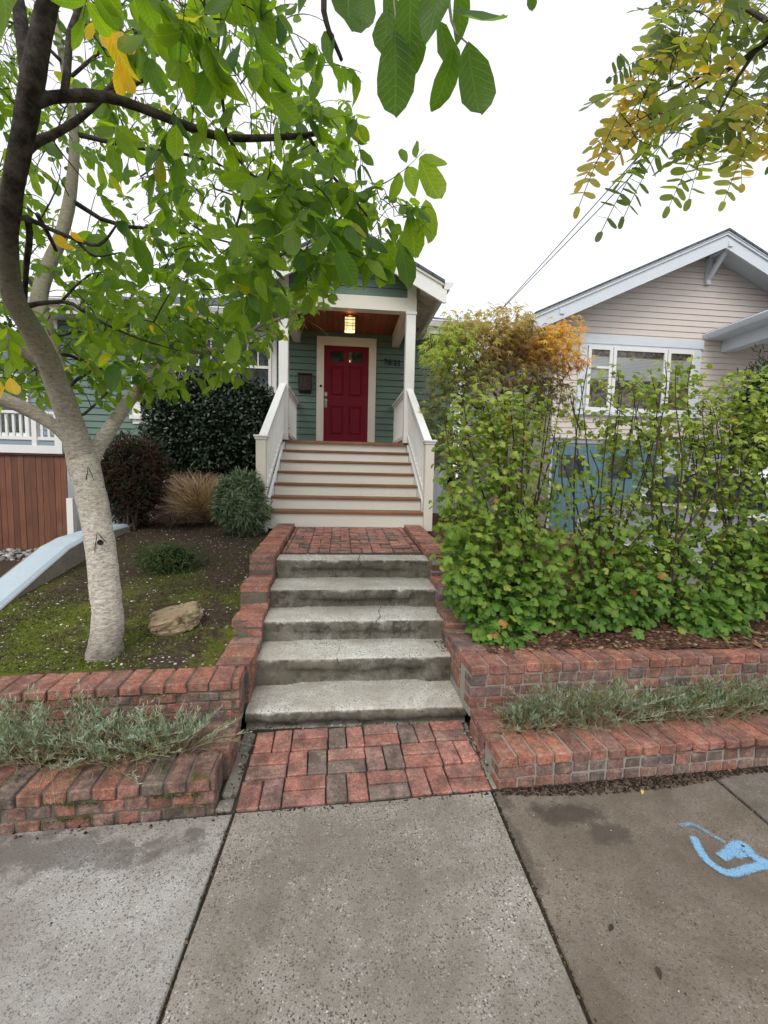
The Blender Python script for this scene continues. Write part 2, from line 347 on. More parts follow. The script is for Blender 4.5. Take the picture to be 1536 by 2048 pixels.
def slab(x0, x1, mat, z=0.0):
    g = .007; xs = lambda x, y: x+.033*(y-1.9)
    ys = [-1.58, -.3, 1.0]; pts = []
    pts += [(xs(x0+g, -1.58), -1.58), (xs(x1-g, -1.58), -1.58)]
    for k in range(1, 12):
        y = -1.58+k*(wallY(x1)+1.55)/12; pts.append((xs(x1-g, y)+rnd.uniform(-.003, .003), y))
    yb = wallY(x1)-.004; pts.append((xs(x1-g, yb), yb)); yb = wallY(x0)-.004
    for k in range(1, 10):
        x = x1+(x0-x1)*k/10; pts.append((x, wallY(x)-.004+rnd.uniform(-.004, .003)))
    pts.append((xs(x0+g, yb), yb))
    for k in range(11, 0, -1):
        y = -1.58+k*(wallY(x0)+1.55)/12; pts.append((xs(x0+g, y)+rnd.uniform(-.003, .003), y))
    return poly_ground('sidewalk', pts, -.1, z, mat, bev=.005)
slab(-.458, .755, Mc1); slab(-1.70, -.458, Mc0, -.004); slab(.755, 1.95, Mc2, -.003); slab(1.95, 3.2, Mc3)
slab(-2.95, -1.70, Mc0); slab(3.2, 4.4, Mc1); slab(-4.2, -2.95, Mc1); slab(4.4, 5.7, Mc3)

# ---------------------------------------------------------------- brick paths (basket weave)
def weave(name, x0, y0, nx, ny, mx, my, zf, seedrot=0, ymax=None, xm=None, kind='path'):
    mb = MB(); g = .0035; W, L = mx/2, my/2
    for i in range(-1 if xm else 0, nx+(1 if xm else 0)):
        for j in range(ny):
            X = x0+i*mx; Y = y0+j*my
            for k in (0, 1):
                if (i+j+seedrot) % 2: bx = (X+k*W+g, X+(k+1)*W-g, Y+g, Y+my-g)
                else: bx = (X+g, X+mx-g, Y+k*L+g, Y+(k+1)*L-g)
                bx = list(bx)
                if ymax: 
                    if bx[2] > ymax-.02: continue
                    bx[3] = min(bx[3], ymax)
                if xm:
                    if bx[1] < xm[0]+.02 or bx[0] > xm[1]-.02: continue
                    bx[0] = max(bx[0], xm[0]); bx[1] = min(bx[1], xm[1])
                cx, cy = (bx[0]+bx[1])/2, (bx[2]+bx[3])/2; z = zf(cx, cy)+rnd.uniform(-.0022, .0022)
                M = Matrix.Translation((cx, cy+SK*cx, z)) @ Matrix.Rotation(rnd.uniform(-.012, .012)+SK*.9, 4, 'Z') @ Matrix.Rotation(rnd.uniform(-.008, .008), 4, 'X') @ Matrix.Rotation(rnd.uniform(-.008, .008), 4, 'Y')
                hx, hy = (bx[1]-bx[0])/2, (bx[3]-bx[2])/2
                mb.box(-hx, hx, -hy, hy, -.05, 0, brickcol(kind), .004, M, .0012)
    return mb
mb = weave('path', -.457, 1.925, 6, 3, .2033, .191, lambda x, y: .004+(y-1.93)*.05, 1)
mb.build('brick_path', M_paver, kind='structure')
poly_ground('path_bedding', [(-.56, wallY(-.56)), (.82, wallY(.82)), (.82, 2.56), (-.56, 2.56)], -.15, -.006, M_dirt, bev=.001)
mb = weave('path', -.50, 4.06, 7, 7, .2033, .2, lambda x, y: .795+(y-4.1)*.058, 0, 5.40, (-.53, .775))
mb.build('brick_path', M_paver, kind='structure')
mb = MB(); mb.prism([(4.0, .6), (5.5, .6), (5.5, .868), (4.0, .785)], 0, -.56, .80); mb.build('path_bedding', M_dirt, kind='structure')
# rough concrete edging beside the lower path
Mcs, *_ = aggregate('rough_concrete', (.32, .31, .27), (.10, .10, .085), (.6, .58, .5), 80, .5, stain=.3)
mb = MB()
for (xa, xb, cuts) in ((-.545, -.468, [1.905, 1.99, 2.14, 2.34, 2.52]), (.768, .80, [1.965, 2.25, 2.53])):
    for a, c in zip(cuts, cuts[1:]):
        mb.box(xa+rnd.uniform(0, .006), xb-rnd.uniform(0, .01), a+.006, c-.006, -.08, .012+rnd.uniform(-.01, .008), None, .008, None, .004)
mb.build('path_edging', Mcs, kind='structure')

# ---------------------------------------------------------------- concrete garden steps
Mst, t, b, vec, col = aggregate('step_concrete', (.66, .65, .60), (.07, .068, .058), (.85, .83, .76), 110, .62, stain=.2, contrast=1.0)
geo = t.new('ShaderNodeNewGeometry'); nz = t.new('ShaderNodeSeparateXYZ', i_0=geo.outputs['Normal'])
# steep faces such as the risers go darker than the treads, in noisy patches
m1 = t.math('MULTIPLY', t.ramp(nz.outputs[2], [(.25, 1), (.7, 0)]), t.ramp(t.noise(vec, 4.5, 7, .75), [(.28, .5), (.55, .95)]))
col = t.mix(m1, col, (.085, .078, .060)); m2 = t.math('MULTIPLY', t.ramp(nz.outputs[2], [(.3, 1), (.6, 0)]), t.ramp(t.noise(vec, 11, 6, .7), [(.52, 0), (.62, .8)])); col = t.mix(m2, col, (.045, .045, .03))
col = t.mix(t.ramp(t.noise(vec, 2.2, 5, .6), [(.5, 0), (.75, .35)]), col, (.30, .27, .2))
setc(t, b, col)
steps = thing('garden_steps', (.12, 2.53, 0), 'five worn grey concrete steps between the brick side walls', 'steps')
YF = [2.528, 2.848, 3.146, 3.447, 3.796, 4.12]; ZT = [.120, .303, .459, .613, .783]; ZB = [.005, .120, .303, .459, .613]
def step(i):
    y0, y1, zt, zb = YF[i], YF[i+1]+.05, ZT[i], ZB[i]-.03; h = zt-ZB[i]; nose = min(.085, h*.6)
    nx = 150; x0, x1 = -.540, .795; prof = 12; vs = []
    for a in range(nx+1):
        x = x0+(x1-x0)*a/nx; u = a/nx; n = lambda s, k=0: noise.noise(Vector((x*s, i*7.3+k, .5)))
        rec = .034+.010*n(6)
        if i == 0: und = 1.0
        else:
            lo = .16+.06*i % .1; und = max(0, min(1, (u-.15)/.06))*max(0, min(1, (.86-u)/.05))*(1 if i != 2 else .7)
        rec = rec*und; nb = nose*(1+.16*n(5, 3)+.14*n(17, 4))
        chip = max(0, n(9, 5)-.28)*.035+max(0, n(23, 8)-.25)*.025
        P = [(y1, zt), ((y0+y1)/2+.05, zt+.001), (y0+.10, zt), (y0+.03, zt-.0015), (y0+.009+chip, zt-.004-chip*.5), (y0+.001+chip*.5, zt-.014), (y0, zt-nb*.55), (y0+.003, zt-nb), (y0+.004+rec*.7, zt-nb-.008), (y0+.002+rec, zt-nb-.02), (y0+.004+rec*.9, zb+.03), (y0-.004+rec*.5, zb)]
        for (yy, zz) in P:
            d = .0018*noise.noise(Vector((x*22, yy*22, zz*22+i)))+.0026*noise.noise(Vector((x*60, yy*60, zz*60)))
            vs.append((x, yy-d*1.4, zz+d))
    fs = [(a*prof+k, (a+1)*prof+k, (a+1)*prof+k+1, a*prof+k+1) for a in range(nx) for k in range(prof-1)]
    fs += [tuple(range(prof-1, -1, -1)), tuple(range(nx*prof, nx*prof+prof))]
    m = MB().add(vs, fs); return m.build('step', Mst, steps, smooth=True)
STEPS = [step(i) for i in range(5)]
def crack(pix, zs, parent, r=.0022):
    mb = MB(); pts = []
    for (x, y), z in zip(pix, zs): pts.append(atZ(x, y, z+.0008) if not isinstance(z, tuple) else atY(x, y, z[0]-.001))
    P = []
    for a, c in zip(pts, pts[1:]):
        for k in range(4):
            q = a.lerp(c, k/4); P.append(q+Vector((rnd.uniform(-.005, .005), 0, 0)))
    P.append(pts[-1]); mb.tube(P, [r*rnd.uniform(.5, 1.3) for _ in P], 5); mb.build('crack', M_dirt, parent)
crack([(767, 1202), (760, 1216), (757, 1225), (761, 1232), (753, 1241)], [.459]*5, STEPS[2]); crack([(753, 1241), (751, 1252)], [(3.144,), (3.144,)], STEPS[2])
crack([(684, 1276), (680, 1290), (678, 1300), (672, 1311)], [.303]*4, STEPS[1], .0018); crack([(673, 1314), (678, 1328)], [(2.846,), (2.846,)], STEPS[1], .0016)
crack([(724, 1101), (720, 1110), (716, 1119)], [.783]*3, STEPS[4], .0028); crack([(716, 1121), (722, 1128), (712, 1136)], [(3.794,)]*3, STEPS[4], .004)

# ================================================================= brick retaining walls
BW = {}
def bwall(label, loc): 
    r = thing('brick_retaining_wall', loc, label, 'brick wall', 'brick retaining walls beside the steps'); BW[label] = (r, MB(), MB(), MB()); return BW[label]
def course(mb, M, x0, x1, bw, z0, h, depth, proud=0, off=0.0, kind='wall', first=None, bev=.007):
    """one course of bricks along local x; front face at local y = 0"""
    x = x0; n = 0; j = .010
    while x < x1-.02:
        w = first if (n == 0 and first) else (bw*off if (n == 0 and off) else bw); w *= rnd.uniform(.97, 1.03) if n else 1
        e = min(x+w, x1); yy = proud+rnd.uniform(-.004, .004)
        Mj = M @ Matrix.Translation(((x+e)/2, 0, z0+h/2)) @ Matrix.Rotation(rnd.uniform(-.012, .012), 4, 'Z') @ Matrix.Rotation(rnd.uniform(-.015, .015), 4, 'Y')
        mb.box(-(e-x)/2+j/2, (e-x)/2-j/2, -yy, depth, -h/2+.004, h/2-.004, brickcol(kind), bev, Mj, .003)
        x = e; n += 1
def front(wall, corner, side, length, z0, rows, rh, bw, kinds, capw=None, capd=.205):
    """side=+1 runs to the right of the corner, -1 to the left"""
    r, caps, body, mort = wall; a = math.atan(SK if side > 0 else .06)
    M = Matrix.Translation((corner[0], corner[1], 0)) @ Matrix.Rotation(a, 4, 'Z')
    if side < 0: M = M @ Matrix.Translation((-length, 0, 0))
    for k in range(rows):
        cap = k == rows-1
        first = None
        if side > 0 and not cap: first = .2 if k % 2 else .105
        course(caps if cap else body, M, 0, length, (capw or bw) if cap else bw, z0+k*rh, rh, capd if cap else .10, .006 if cap else 0, .5 if (k % 2 and side < 0) else 0, kinds[0] if cap else kinds[1], first, .0045 if cap else .004)
    mort.box(.008 if side > 0 else 0, length if side > 0 else length-.008, .007, .19, z0-.05, z0+rows*rh-.012, None, 0, M)
def cheek(wall, xf, side, y0, y1, z0, zt, rh=.066, capw=.095, kind='wall', slope=0.0, capkind=None, width=.2):
    """wall running back along the steps; xf = the face towards the steps, side=+1 when the wall lies right of it"""
    r, caps, body, mort = wall
    xa, xb = (xf, xf+width) if side > 0 else (xf-width, xf)
    y = y0; n = max(1, round((y1-y0)/capw)); w = (y1-y0)/n
    for k in range(n):
        yc = y0+(k+.5)*w; z = zt+slope*(yc-y0)
        M = Matrix.Translation(((xa+xb)/2, yc, z)) @ Matrix.Rotation(rnd.uniform(-.02, .02), 4, 'Z') @ Matrix.Rotation(rnd.uniform(-.02, .02), 4, 'Y')
        caps.box(-width/2+rnd.uniform(-.005, .003), width/2+rnd.uniform(-.003, .005), -w/2+.004, w/2-.004, -rh+.005, 0, brickcol(capkind or kind), .0045, M, .0035)
    k = 1
    while zt-(k+1)*rh > z0-rh*.9:
        zc = zt-(k+.5)*rh; y = y0; f = True
        while y < y1-.02:
            w = (.1 if k % 2 else .2) if f else .2; e = min(y+w, y1); f = False
            M = Matrix.Translation(((xa+xb)/2, (y+e)/2, zc+slope*((y+e)/2-y0))) @ Matrix.Rotation(rnd.uniform(-.01, .01), 4, 'Z')
            body.box(-width/2, width/2, -(e-y)/2+.005, (e-y)/2-.005, -rh/2+.004, rh/2-.004, brickcol(kind), .004, M, .003); y = e
        k += 1
    for s in range(4):
        ya, yb = y0+.006+(y1-y0-.012)*s/4, y0+.006+(y1-y0-.012)*(s+1)/4
        mort.box(xa+.006, xb-.006, ya, yb, z0-.1, zt-.012+slope*(ya-y0), None)
LL = bwall('low mossy brick wall left of the steps along the pavement, with silvery plants behind it', (-.54, 1.9, 0))
front(LL, (-.537, 1.905), -1, 3.3, -.02, 3, .0625, .096, ('wall', 'grey')); cheek(LL, -.532, -1, 2.12, 2.40, 0, .167, .0625, .094, 'grey')
LU = bwall('upper brick wall left of the steps below the mossy mound, climbing in blocks beside the steps', (-.54, 2.4, 0))
front(LU, (-.536, 2.40), -1, 3.2, .15, 4, .0565, .115, ('red', 'grey'), .115, .215)
cheek(LU, -.532, -1, 2.62, 3.06, .17, .376, .064, .11, 'wall', 0, 'wall'); cheek(LU, -.538, -1, 3.06, 3.32, .2, .500, .066, .09, 'wall', 0, 'red')
cheek(LU, -.541, -1, 3.32, 3.67, .3, .675, .066, .09, 'wall', 0, 'red'); cheek(LU, -.545, -1, 3.67, 5.34, .4, .828, .066, .1, 'wall', .052, 'red')
RL = bwall('low brick wall right of the steps along the pavement, with grey green plants behind it', (.79, 1.96, 0))
front(RL, (.786, 1.960), 1, 4.6, -.01, 3, .060, .096, ('red', 'grey')); cheek(RL, .776, 1, 2.17, 2.41, 0, .170, .06, .115, 'wall', 0, 'red')
RU = bwall('upper brick wall right of the steps in front of the leafy shrubs, climbing beside the steps', (.78, 2.4, 0))
front(RU, (.768, 2.407), 1, 4.6, .165, 4, .066, .115, ('red', 'grey'), .115, .215)
for k, kk in ((1, 'red'), (2, 'red')): pass
cheek(RU, .765, 1, 2.63, 3.04, .17, .429, .064, .11, 'wall'); cheek(RU, .772, 1, 3.04, 3.32, .2, .520, .066, .09, 'wall')
cheek(RU, .782, 1, 3.32, 3.66, .3, .665, .066, .09, 'wall', 0, 'red'); cheek(RU, .790, 1, 3.66, 5.36, .4, .828, .066, .1, 'wall', .052, 'red')
for lab, (r, caps, body, mort) in BW.items():
    low = 'mossy' in lab
    mt = M_brick_moss if lab.startswith('low mossy') else M_brick
    caps.build('coping', mt, r); body.build('brickwork', mt, r); mort.build('mortar', M_dark_mortar if low else M_mortar, r)

# ================================================================= garden ground
def terrain(name, x0, x1, y0, y1, nx, ny, zf, mat):
    xs = np.linspace(x0, x1, nx+1); ys = np.linspace(y0, y1, ny+1); V = np.array([(x, y, zf(x, y)) for y in ys for x in xs])
    T = np.array([(j*(nx+1)+i, j*(nx+1)+i+1, (j+1)*(nx+1)+i+1, (j+1)*(nx+1)+i) for j in range(ny) for i in range(nx)])
    o = np_mesh(name, V, T, mat, smooth=True); o['kind'] = 'structure'; return o
def fbm(x, y, s, k=0.0): return noise.noise(Vector((x*s, y*s, k)))+.5*noise.noise(Vector((x*s*2.1, y*s*2.1, k+3)))+.25*noise.noise(Vector((x*s*4.3, y*s*4.3, k+7)))
def zL(x, y):
    z = .355+.158*(min(y, 5.7)-2.6)+.03*fbm(x, y, 1.3)+.007*fbm(x, y, 14)
    if y > 5.7: z += .02
    d = max(0, (y-5.75))*max(0, min(1, (-1.7-x)/.5)); z -= min(.6, d*1.4)
    z += .03*max(0, 1-abs(x+2.45)/.4)
    if x > -1.0:
        tp = .345 if y < 3.06 else (.46 if y < 3.32 else (.63 if y < 3.67 else .80)); k = min(1, (x+1.0)/.22); z = min(z, z*(1-k)+tp*k)
    return z
def zR(x, y):
    z = .425+.105*(min(y, 5.6)-2.6)+.03*fbm(x, y, 1.1, 4)+.010*fbm(x, y, 12, 2)
    z -= max(0, min(.45, (x-3.3)*.45)) if y > 3.2 else 0
    return z
def mound_mat():
    m, t, b, vec = base_mat('mossy_soil', 1, .1)
    n = t.noise(vec, 2.3, 7, .7); n2 = t.noise(vec, 28, 6, .75); n3 = t.noise(vec, 130, 3)
    soil = t.mix(t.ramp(n2, [(.3, 0), (.7, 1)]), (.03, .022, .016), (.115, .085, .06)); moss = t.mix(n3, (.06, .08, .014), (.20, .22, .035))
    sp = t.new('ShaderNodeSeparateXYZ', i_0=vec); yy = t.ramp(t.math('MULTIPLY_ADD', sp.outputs[1], .4, -1.0), [(.28, 1), (.75, .0)])
    f = t.math('MULTIPLY', t.ramp(t.math('ADD', n, t.math('MULTIPLY', t.math('SUBTRACT', n2, .5), .35)), [(.45, 0), (.57, 1)]), yy)
    setc(t, b, t.mix(f, soil, moss)); bump(t, b, t.math('ADD', n2, t.math('MULTIPLY', n3, .5)), 1, .02); return m
def mulch_mat():
    m, t, b, vec = base_mat('bark_mulch', 1, .1); v = t.new('ShaderNodeTexVoronoi', i_Vector=vec, i_Scale=45.0); sp = t.new('ShaderNodeSeparateColor'); t.l.new(v.outputs['Color'], sp.inputs[0])
    setc(t, b, t.mix(sp.outputs[0], (.035, .018, .012), (.17, .09, .06))); bump(t, b, v.outputs['Distance'], 1, .015); return m
terrain('garden_ground', -2.62, -.70, 2.55, 9.2, 60, 150, zL, mound_mat()); terrain('garden_ground', .94, 4.15, 2.58, 10.1, 70, 150, zR, mulch_mat())
terrain('planter_soil', -3.9, -.60, 1.95, 2.5, 60, 10, lambda x, y: .118+.012*fbm(x, y, 12)+(wallY(x)-wallY(-.5))*0, M_dirt)
terrain('planter_soil', .86, 5.4, 2.0, 2.62, 80, 10, lambda x, y: .128+.012*fbm(x, y, 12), M_dirt)
terrain('garden_ground', 4.15, 5.4, 2.6, 3.6, 20, 20, lambda x, y: .42+.02*fbm(x, y, 3), mulch_mat())
Mdw, *_ = aggregate('driveway_concrete', (.34, .33, .31), (.13, .12, .11), (.6, .58, .53), 60, .4)
poly_ground('driveway', [(4.1, 3.55), (9.5, 3.55), (9.5, 10.0), (4.1, 10.0)], -.1, .26, Mdw)
poly_ground('driveway', [(-6.2, wallY(-4)), (-2.72, wallY(-2.6)), (-2.72, 5.2), (-6.2, 5.2)], -.1, .09, Mdw)
poly_ground('side_yard', [(-12, 5.2), (-2.72, 5.2), (-2.72, 9.09), (-12, 9.09)], -.1, .10, mound_mat())
# ================================================================= green house
YW, YP = 9.1, 7.1
def siding(mb, yf, z0, z1, expo, xr, lip=.024, cut=None):
    z = z0
    while z < z1-.01:
        t_ = min(z+expo, z1); a0, a1 = xr(z); b0, b1 = xr(t_)
        if b1-b0 < .02: b0 = b1 = (a0+a1)/2 if a1-a0 < .3 else b0
        if a1-a0 > .02:
            g = z+.011; mb.add([(a0, yf-lip, g), (a1, yf-lip, g), (b1, yf-.004, t_), (b0, yf-.004, t_), (a0, yf+.012, g), (a1, yf+.012, g), (a0, yf+.012, z-.004), (a1, yf+.012, z-.004)], [(0, 1, 2, 3), (4, 5, 1, 0), (6, 7, 5, 4)], (1, 1, 1))
        z = t_
house = thing('green_house', (.1, 9.1, 0), 'green clapboard bungalow with a red front door and white gabled porch', 'house')
mb = MB(); siding(mb, YW, 1.66, 4.42, .127, lambda z: (-5.35, 2.25))
mb.add([(-5.35, YW, 1.66), (-5.35, 16, 1.66), (-5.35, 16, 4.42), (-5.35, YW, 4.42)], [(0, 1, 2, 3)]); mb.add([(2.25, YW, .3), (2.25, 16, .3), (2.25, 16, 4.42), (2.25, YW, 4.42)], [(3, 2, 1, 0)])
mb.build('wall', M_green, house)
M_found = paint('pale_blue_grey_paint', (.50, .55, .60), .8, .5, (.3, .3, .29), 3, grain=.5)
mb = MB(); mb.box(-5.36, 2.24, YW+.01, YW+.2, -.1, 1.64); mb.build('foundation', M_found, house)
mb = MB(); mb.box(-5.40, -1.02, YW-.045, YW+.05, 1.63, 1.73); mb.build('water_table', M_white, house)
mb = MB(); mb.box(-5.47, -5.34, YW-.03, YW+.1, 1.6, 4.42); mb.build('corner_board', M_white, house)
# main roof
RE, RB, RS = 8.62, 4.52, .43
roofz = lambda y: RB+RS*(y-RE)
mb = MB(); L_, R_ = -5.75, 2.62; yr = RE+3.5; zr = roofz(yr)
mb.add([(L_, RE, RB), (R_, RE, RB), (R_-3.5, yr, zr), (L_+3.5, yr, zr), (R_, 15.6, RB), (L_, 15.6, RB)], [(0, 1, 2, 3), (1, 4, 2), (0, 3, 5), (2, 4, 5, 3)])
mb.build('roof', M_shingle, house)
for q in ((L_, -1.52, RE+.02, RE+.06), (1.62, R_-.042, RE+.02, RE+.06), (R_-.04, R_, RE, 15)): mb = MB(); mb.box(*q, RB-.25, RB-.01); mb.build('fascia', M_cream, house)
for xa, xb in ((L_, -1.0), (1.40, R_)): mb = MB(); mb.box(xa, xb, RE+.06, YW, RB-.24, RB-.20); mb.build('soffit', M_cream, house)
def gutter(mb, x0, x1, y, z, w=.12, h=.11):
    P = [(y, z), (y-w*.98, z), (y-w, z-.02), (y-w*.9, z-.035), (y-w*.62, z-h), (y, z-h)]
    mb.prism(P, 0, x0, x1)
for xa, xb in ((L_, -1.62), (1.66, R_)): mb = MB(); gutter(mb, xa, xb, RE+.018, RB-.02); mb.build('gutter', M_white, house)
# windows
def window(parent, x0, x1, z0, z1, y, mat, meet=None, munt_u=0, munt_l=0, fw=.055, glass=None, hdir=0):
    w = MB(); w.box(x0, x1, y-.05, y+.02, z1-fw, z1); w.box(x0, x1, y-.05, y+.02, z0, z0+fw*1.2); w.box(x0, x0+fw, y-.05, y+.02, z0+fw*1.2, z1-fw); w.box(x1-fw, x1, y-.05, y+.02, z0+fw*1.2, z1-fw)
    if meet: w.box(x0+fw, x1-fw, y-.055, y+.02, meet-.025, meet+.025)
    for k in range(munt_u):
        x = x0+fw+(x1-x0-2*fw)*(k+1)/(munt_u+1); w.box(x-.012, x+.012, y-.035, y, (meet or z0)+.025, z1-fw)
    f = w.build('window', mat, parent)
    g = MB(); g.box(x0+fw-.01, x1-fw+.01, y-.02, y-.012, z0+.02, z1-.02); g.build('pane', glass or M_glass, f); return f
c = MB(); yt = YW-.05
c.box(-4.03, -1.29, yt, YW, 4.10, 4.26); c.box(-4.07, -1.25, yt-.04, YW, 2.49, 2.56); c.box(-4.03, -1.29, yt+.01, YW, 2.40, 2.49)
for a, b_ in ((-4.03, -3.92), (-3.18, -3.05), (-2.25, -2.10), (-1.39, -1.29)): c.box(a, b_, yt, YW, 2.56, 4.10)
c.build('window_casing', M_white, house)
for a, b_, m_ in ((-3.92, -3.18, 1), (-3.05, -2.25, 2), (-2.10, -1.39, 2)): window(house, a, b_, 2.56, 4.10, YW-.028, M_white, 3.57, m_)
# porch box below the floor
mb = MB(); siding(mb, YP+.18, .75, 1.99, .127, lambda z: (-.99, 1.16)); mb.box(-.98, 1.15, YP+.19, YW-.02, .5, 1.99)
sx = MB()
z = .75
while z < 1.98: mb.add([(1.166, YP+.18, z), (1.166, YW, z), (1.151, YW, z+.127), (1.151, YP+.18, z+.127), (1.15, YP+.18, z), (1.15, YW, z)], [(0, 1, 2, 3), (4, 5, 1, 0)]); z += .127
mb.build('porch_skirt', M_green, house)
mb = MB()
for k in range(18): 
    x = -1.0+k*.1205; q = rnd.uniform(.8, 1.1); mb.box(x+.002, x+.1185, YP-.03, YW-.02, 1.995, 2.035, (q, q, q))
mb.build('porch_floor', wood('porch_floor_wood', (.20, .09, .045), (.34, .17, .09), 1), house)
# ceiling, beams, posts
mb = MB()
for k in range(17):
    x = -.835+k*.11; q = rnd.uniform(.75, 1.2); mb.box(x+.003, x+.107, YP+.12, YW-.01, 4.335, 4.35, (q, q, q))
mb.box(-.84, 1.0, YP+.1, YW, 4.351, 4.37, (.15, .15, .15)); mb.build('porch_ceiling', M_ceil, house)
mb = MB(); mb.box(-.985, 1.150, YP-.06, YP+.10, 4.075, 4.278); mb.build('porch_beam', M_cream, house)
for xa, xb in ((1.0, 1.14), (-.97, -.83)):
    mb = MB(); mb.box(xa, xb, YP+.10, YW-.02, 4.10, 4.35); mb.build('side_beam', M_cream, house)
for xa, xb in ((.995, 1.143), (-.972, -.832)):
    mb = MB(); mb.box(xa, xb, YP-.07, YP+.075, 2.035, 4.058, None, .004); mb.box(xa-.012, xb+.012, YP-.082, YP+.087, 4.035, 4.074); mb.build('porch_post', M_white, house)
# gable
PK = .088; RI = lambda x: 5.11-.500*abs(x-PK)
mb = MB(); siding(mb, YP-.03, 4.279, 4.92, .127, lambda z: (max(-.85, PK-(5.0-z)/.5), min(1.003, PK+(5.0-z)/.5)), .014)
mb.prism([(-.97, 4.279), (1.14, 4.279), (1.14, 4.5), (PK, 5.03), (-.97, 4.5)], 1, YP-.028, YP+.02); mb.build('gable', M_green, house)
for sg in (1, -1):
    mb = MB(); xa, xb = (1.003, 1.143) if sg > 0 else (-.967, -.827)
    mb.prism([(xa, 4.279), (xb, 4.279), (xb, RI(xb)-.14), (xa, RI(xa)-.14)], 1, YP-.055, YP-.02)
    mb.build('gable_corner_board', M_cream, house)
for sg in (1, -1):
    mb = MB(); xe, xl = PK+sg*1.386, PK+sg*1.464
    mb.prism([(PK, 5.075), (xe, RI(xe)-.035), (xe, 4.33), (xl, 4.30), (xl, 4.13), (xl-sg*.04, 4.12), (PK, 4.835)], 1, 6.725, 6.765); mb.build('bargeboard', M_white, house)
    mb = MB(); mb.prism([(PK, 5.10), (xe+sg*.02, RI(xe+sg*.02)-.008), (xe+sg*.02, RI(xe+sg*.02)-.045), (PK, 5.06)], 1, 6.70, 6.73); mb.build('roof_edge_trim', M_cream, house)
    xs_ = xe+sg*.035
    mb = MB(); mb.prism([(PK, 5.145), (xs_, RI(xs_)+.035), (xs_, RI(xs_)-.005), (PK, 5.105)], 1, 6.68, 10.3); mb.build('porch_roof', M_shingle, house)
    # boarded soffit with rafters seen from below
    mb = MB()
    for k in range(11):
        ya = 6.765+k*.215; q = rnd.uniform(.9, 1.0)
        xo = PK+sg*1.40; xi = PK+sg*.2; mb.add([(xi, ya, RI(xi)-.05), (xo, ya, RI(xo)-.05), (xo, ya+.208, RI(xo)-.05), (xi, ya+.208, RI(xi)-.05)], [(0, 1, 2, 3) if sg < 0 else (3, 2, 1, 0)], (q, q, q))
    mb.build('roof_boards', M_cream, house)
    for k, y in enumerate((7.05, 7.62, 8.2, 8.75)):
        mb = MB(); x1_ = PK+sg*1.12; x2_ = PK+sg*1.38; mb.prism([(x1_, RI(x1_)-.055), (x2_, RI(x2_)-.055), (x2_, RI(x2_)-.12), (x1_, RI(x1_)-.17)], 1, y, y+.05); mb.build('rafter', M_cream, house)
    mb = MB(); xa = PK+sg*1.385; mb.box(min(xa, xa+sg*.03), max(xa, xa+sg*.03), 6.77, 8.9, RI(xa)-.215, RI(xa)-.03); mb.build('eave_board', M_cream, house)
    mb = MB(); g0 = PK+sg*1.42; P = [(g0, 4.535), (g0+sg*.13, 4.545), (g0+sg*.145, 4.53), (g0+sg*.12, 4.50), (g0+sg*.09, 4.435), (g0, 4.43)]
    P = [(x, z-.12) for x, z in P]; mb.prism(P if sg > 0 else P[::-1], 1, 6.72, 8.9); mb.build('gutter', M_white, house)
# frieze + house wall top behind the porch roof
mb = MB(); mb.prism([(-1.3, 4.4), (1.5, 4.4), (PK, 5.1)], 1, YW-.01, YW+.05); mb.build('upper_wall', M_green, house)
# door
mb = MB(); mb.box(-.505, -.362, YW-.05, YW+.02, 2.035, 4.235); mb.box(.535, .682, YW-.05, YW+.02, 2.035, 4.235); mb.box(-.362, .535, YW-.052, YW+.02, 4.065, 4.237); mb.build('door_frame', M_cream, house)
door = MB(); dx0, dx1, dz0, dz1 = -.360, .533, 2.045, 4.063; yd = YW-.029
door.box(dx0, dx1, yd, YW+.02, dz0, dz1)
S = yd-.018; cols = [dx0, -.235, .045, .130, .412, dx1]; rows_ = [(dz0, 2.30), (2.875, 3.07), (3.665, 3.755), (3.955, dz1)]
for za, zb in rows_: door.box(dx0, dx1, S, yd, za, zb)
for (za, zb) in ((2.30, 2.875), (3.07, 3.665), (3.755, 3.955)):
    for xa, xb in ((cols[0], cols[1]), (cols[2], cols[3]), (cols[4], cols[5])): door.box(xa, xb, S, yd, za, zb)
for za, zb in ((2.30, 2.875), (3.07, 3.665)):
    for xa, xb in ((cols[1], cols[2]), (cols[3], cols[4])): door.box(xa+.035, xb-.035, S+.002, yd, za+.035, zb-.035, None, .012)
dob = door.build('door', M_red, house)
for xa, xb in ((cols[1], cols[2]), (cols[3], cols[4])):
    mb = MB(); mb.box(xa+.004, xb-.004, yd-.006, yd-.001, 3.757, 3.953); mb.build('pane', M_glass, dob)
mb = MB()
def disc(mb, x, y, z, r, d, n=14, sx=1, sz=1): mb.prism([(x+math.cos(2*math.pi*k/n)*r*sx, z+math.sin(2*math.pi*k/n)*r*sz) for k in range(n)], 1, y-d, y)
disc(mb, -.318, S, 3.105, .032, .012, sz=1.35); disc(mb, -.318, S-.012, 3.105, .016, .012); mb.build('deadbolt', M_metal, dob); mb = MB(); disc(mb, -.318, S, 2.985, .034, .014); disc(mb, -.318, S-.014, 2.985, .018, .01)
mb.box(-.343, -.293, S-.01, S, 2.84, 2.95, None, .004); mb.tube([(-.318, S-.01, 2.955), (-.318, S-.05, 2.94), (-.318, S-.055, 2.88), (-.318, S-.012, 2.85)], [.008, .009, .009, .007], 8); mb.build('door_handle', M_metal, dob)
mb = MB(); disc(mb, -.418, YW-.05, 3.262, .026, .012); disc(mb, -.418, YW-.062, 3.262, .009, .005); mb.build('doorbell', M_bronze, house)
mb = MB(); mb.box(-.36, .533, YW-.10, YW-.02, 2.036, 2.06); mb.build('threshold', M_bronze, house)
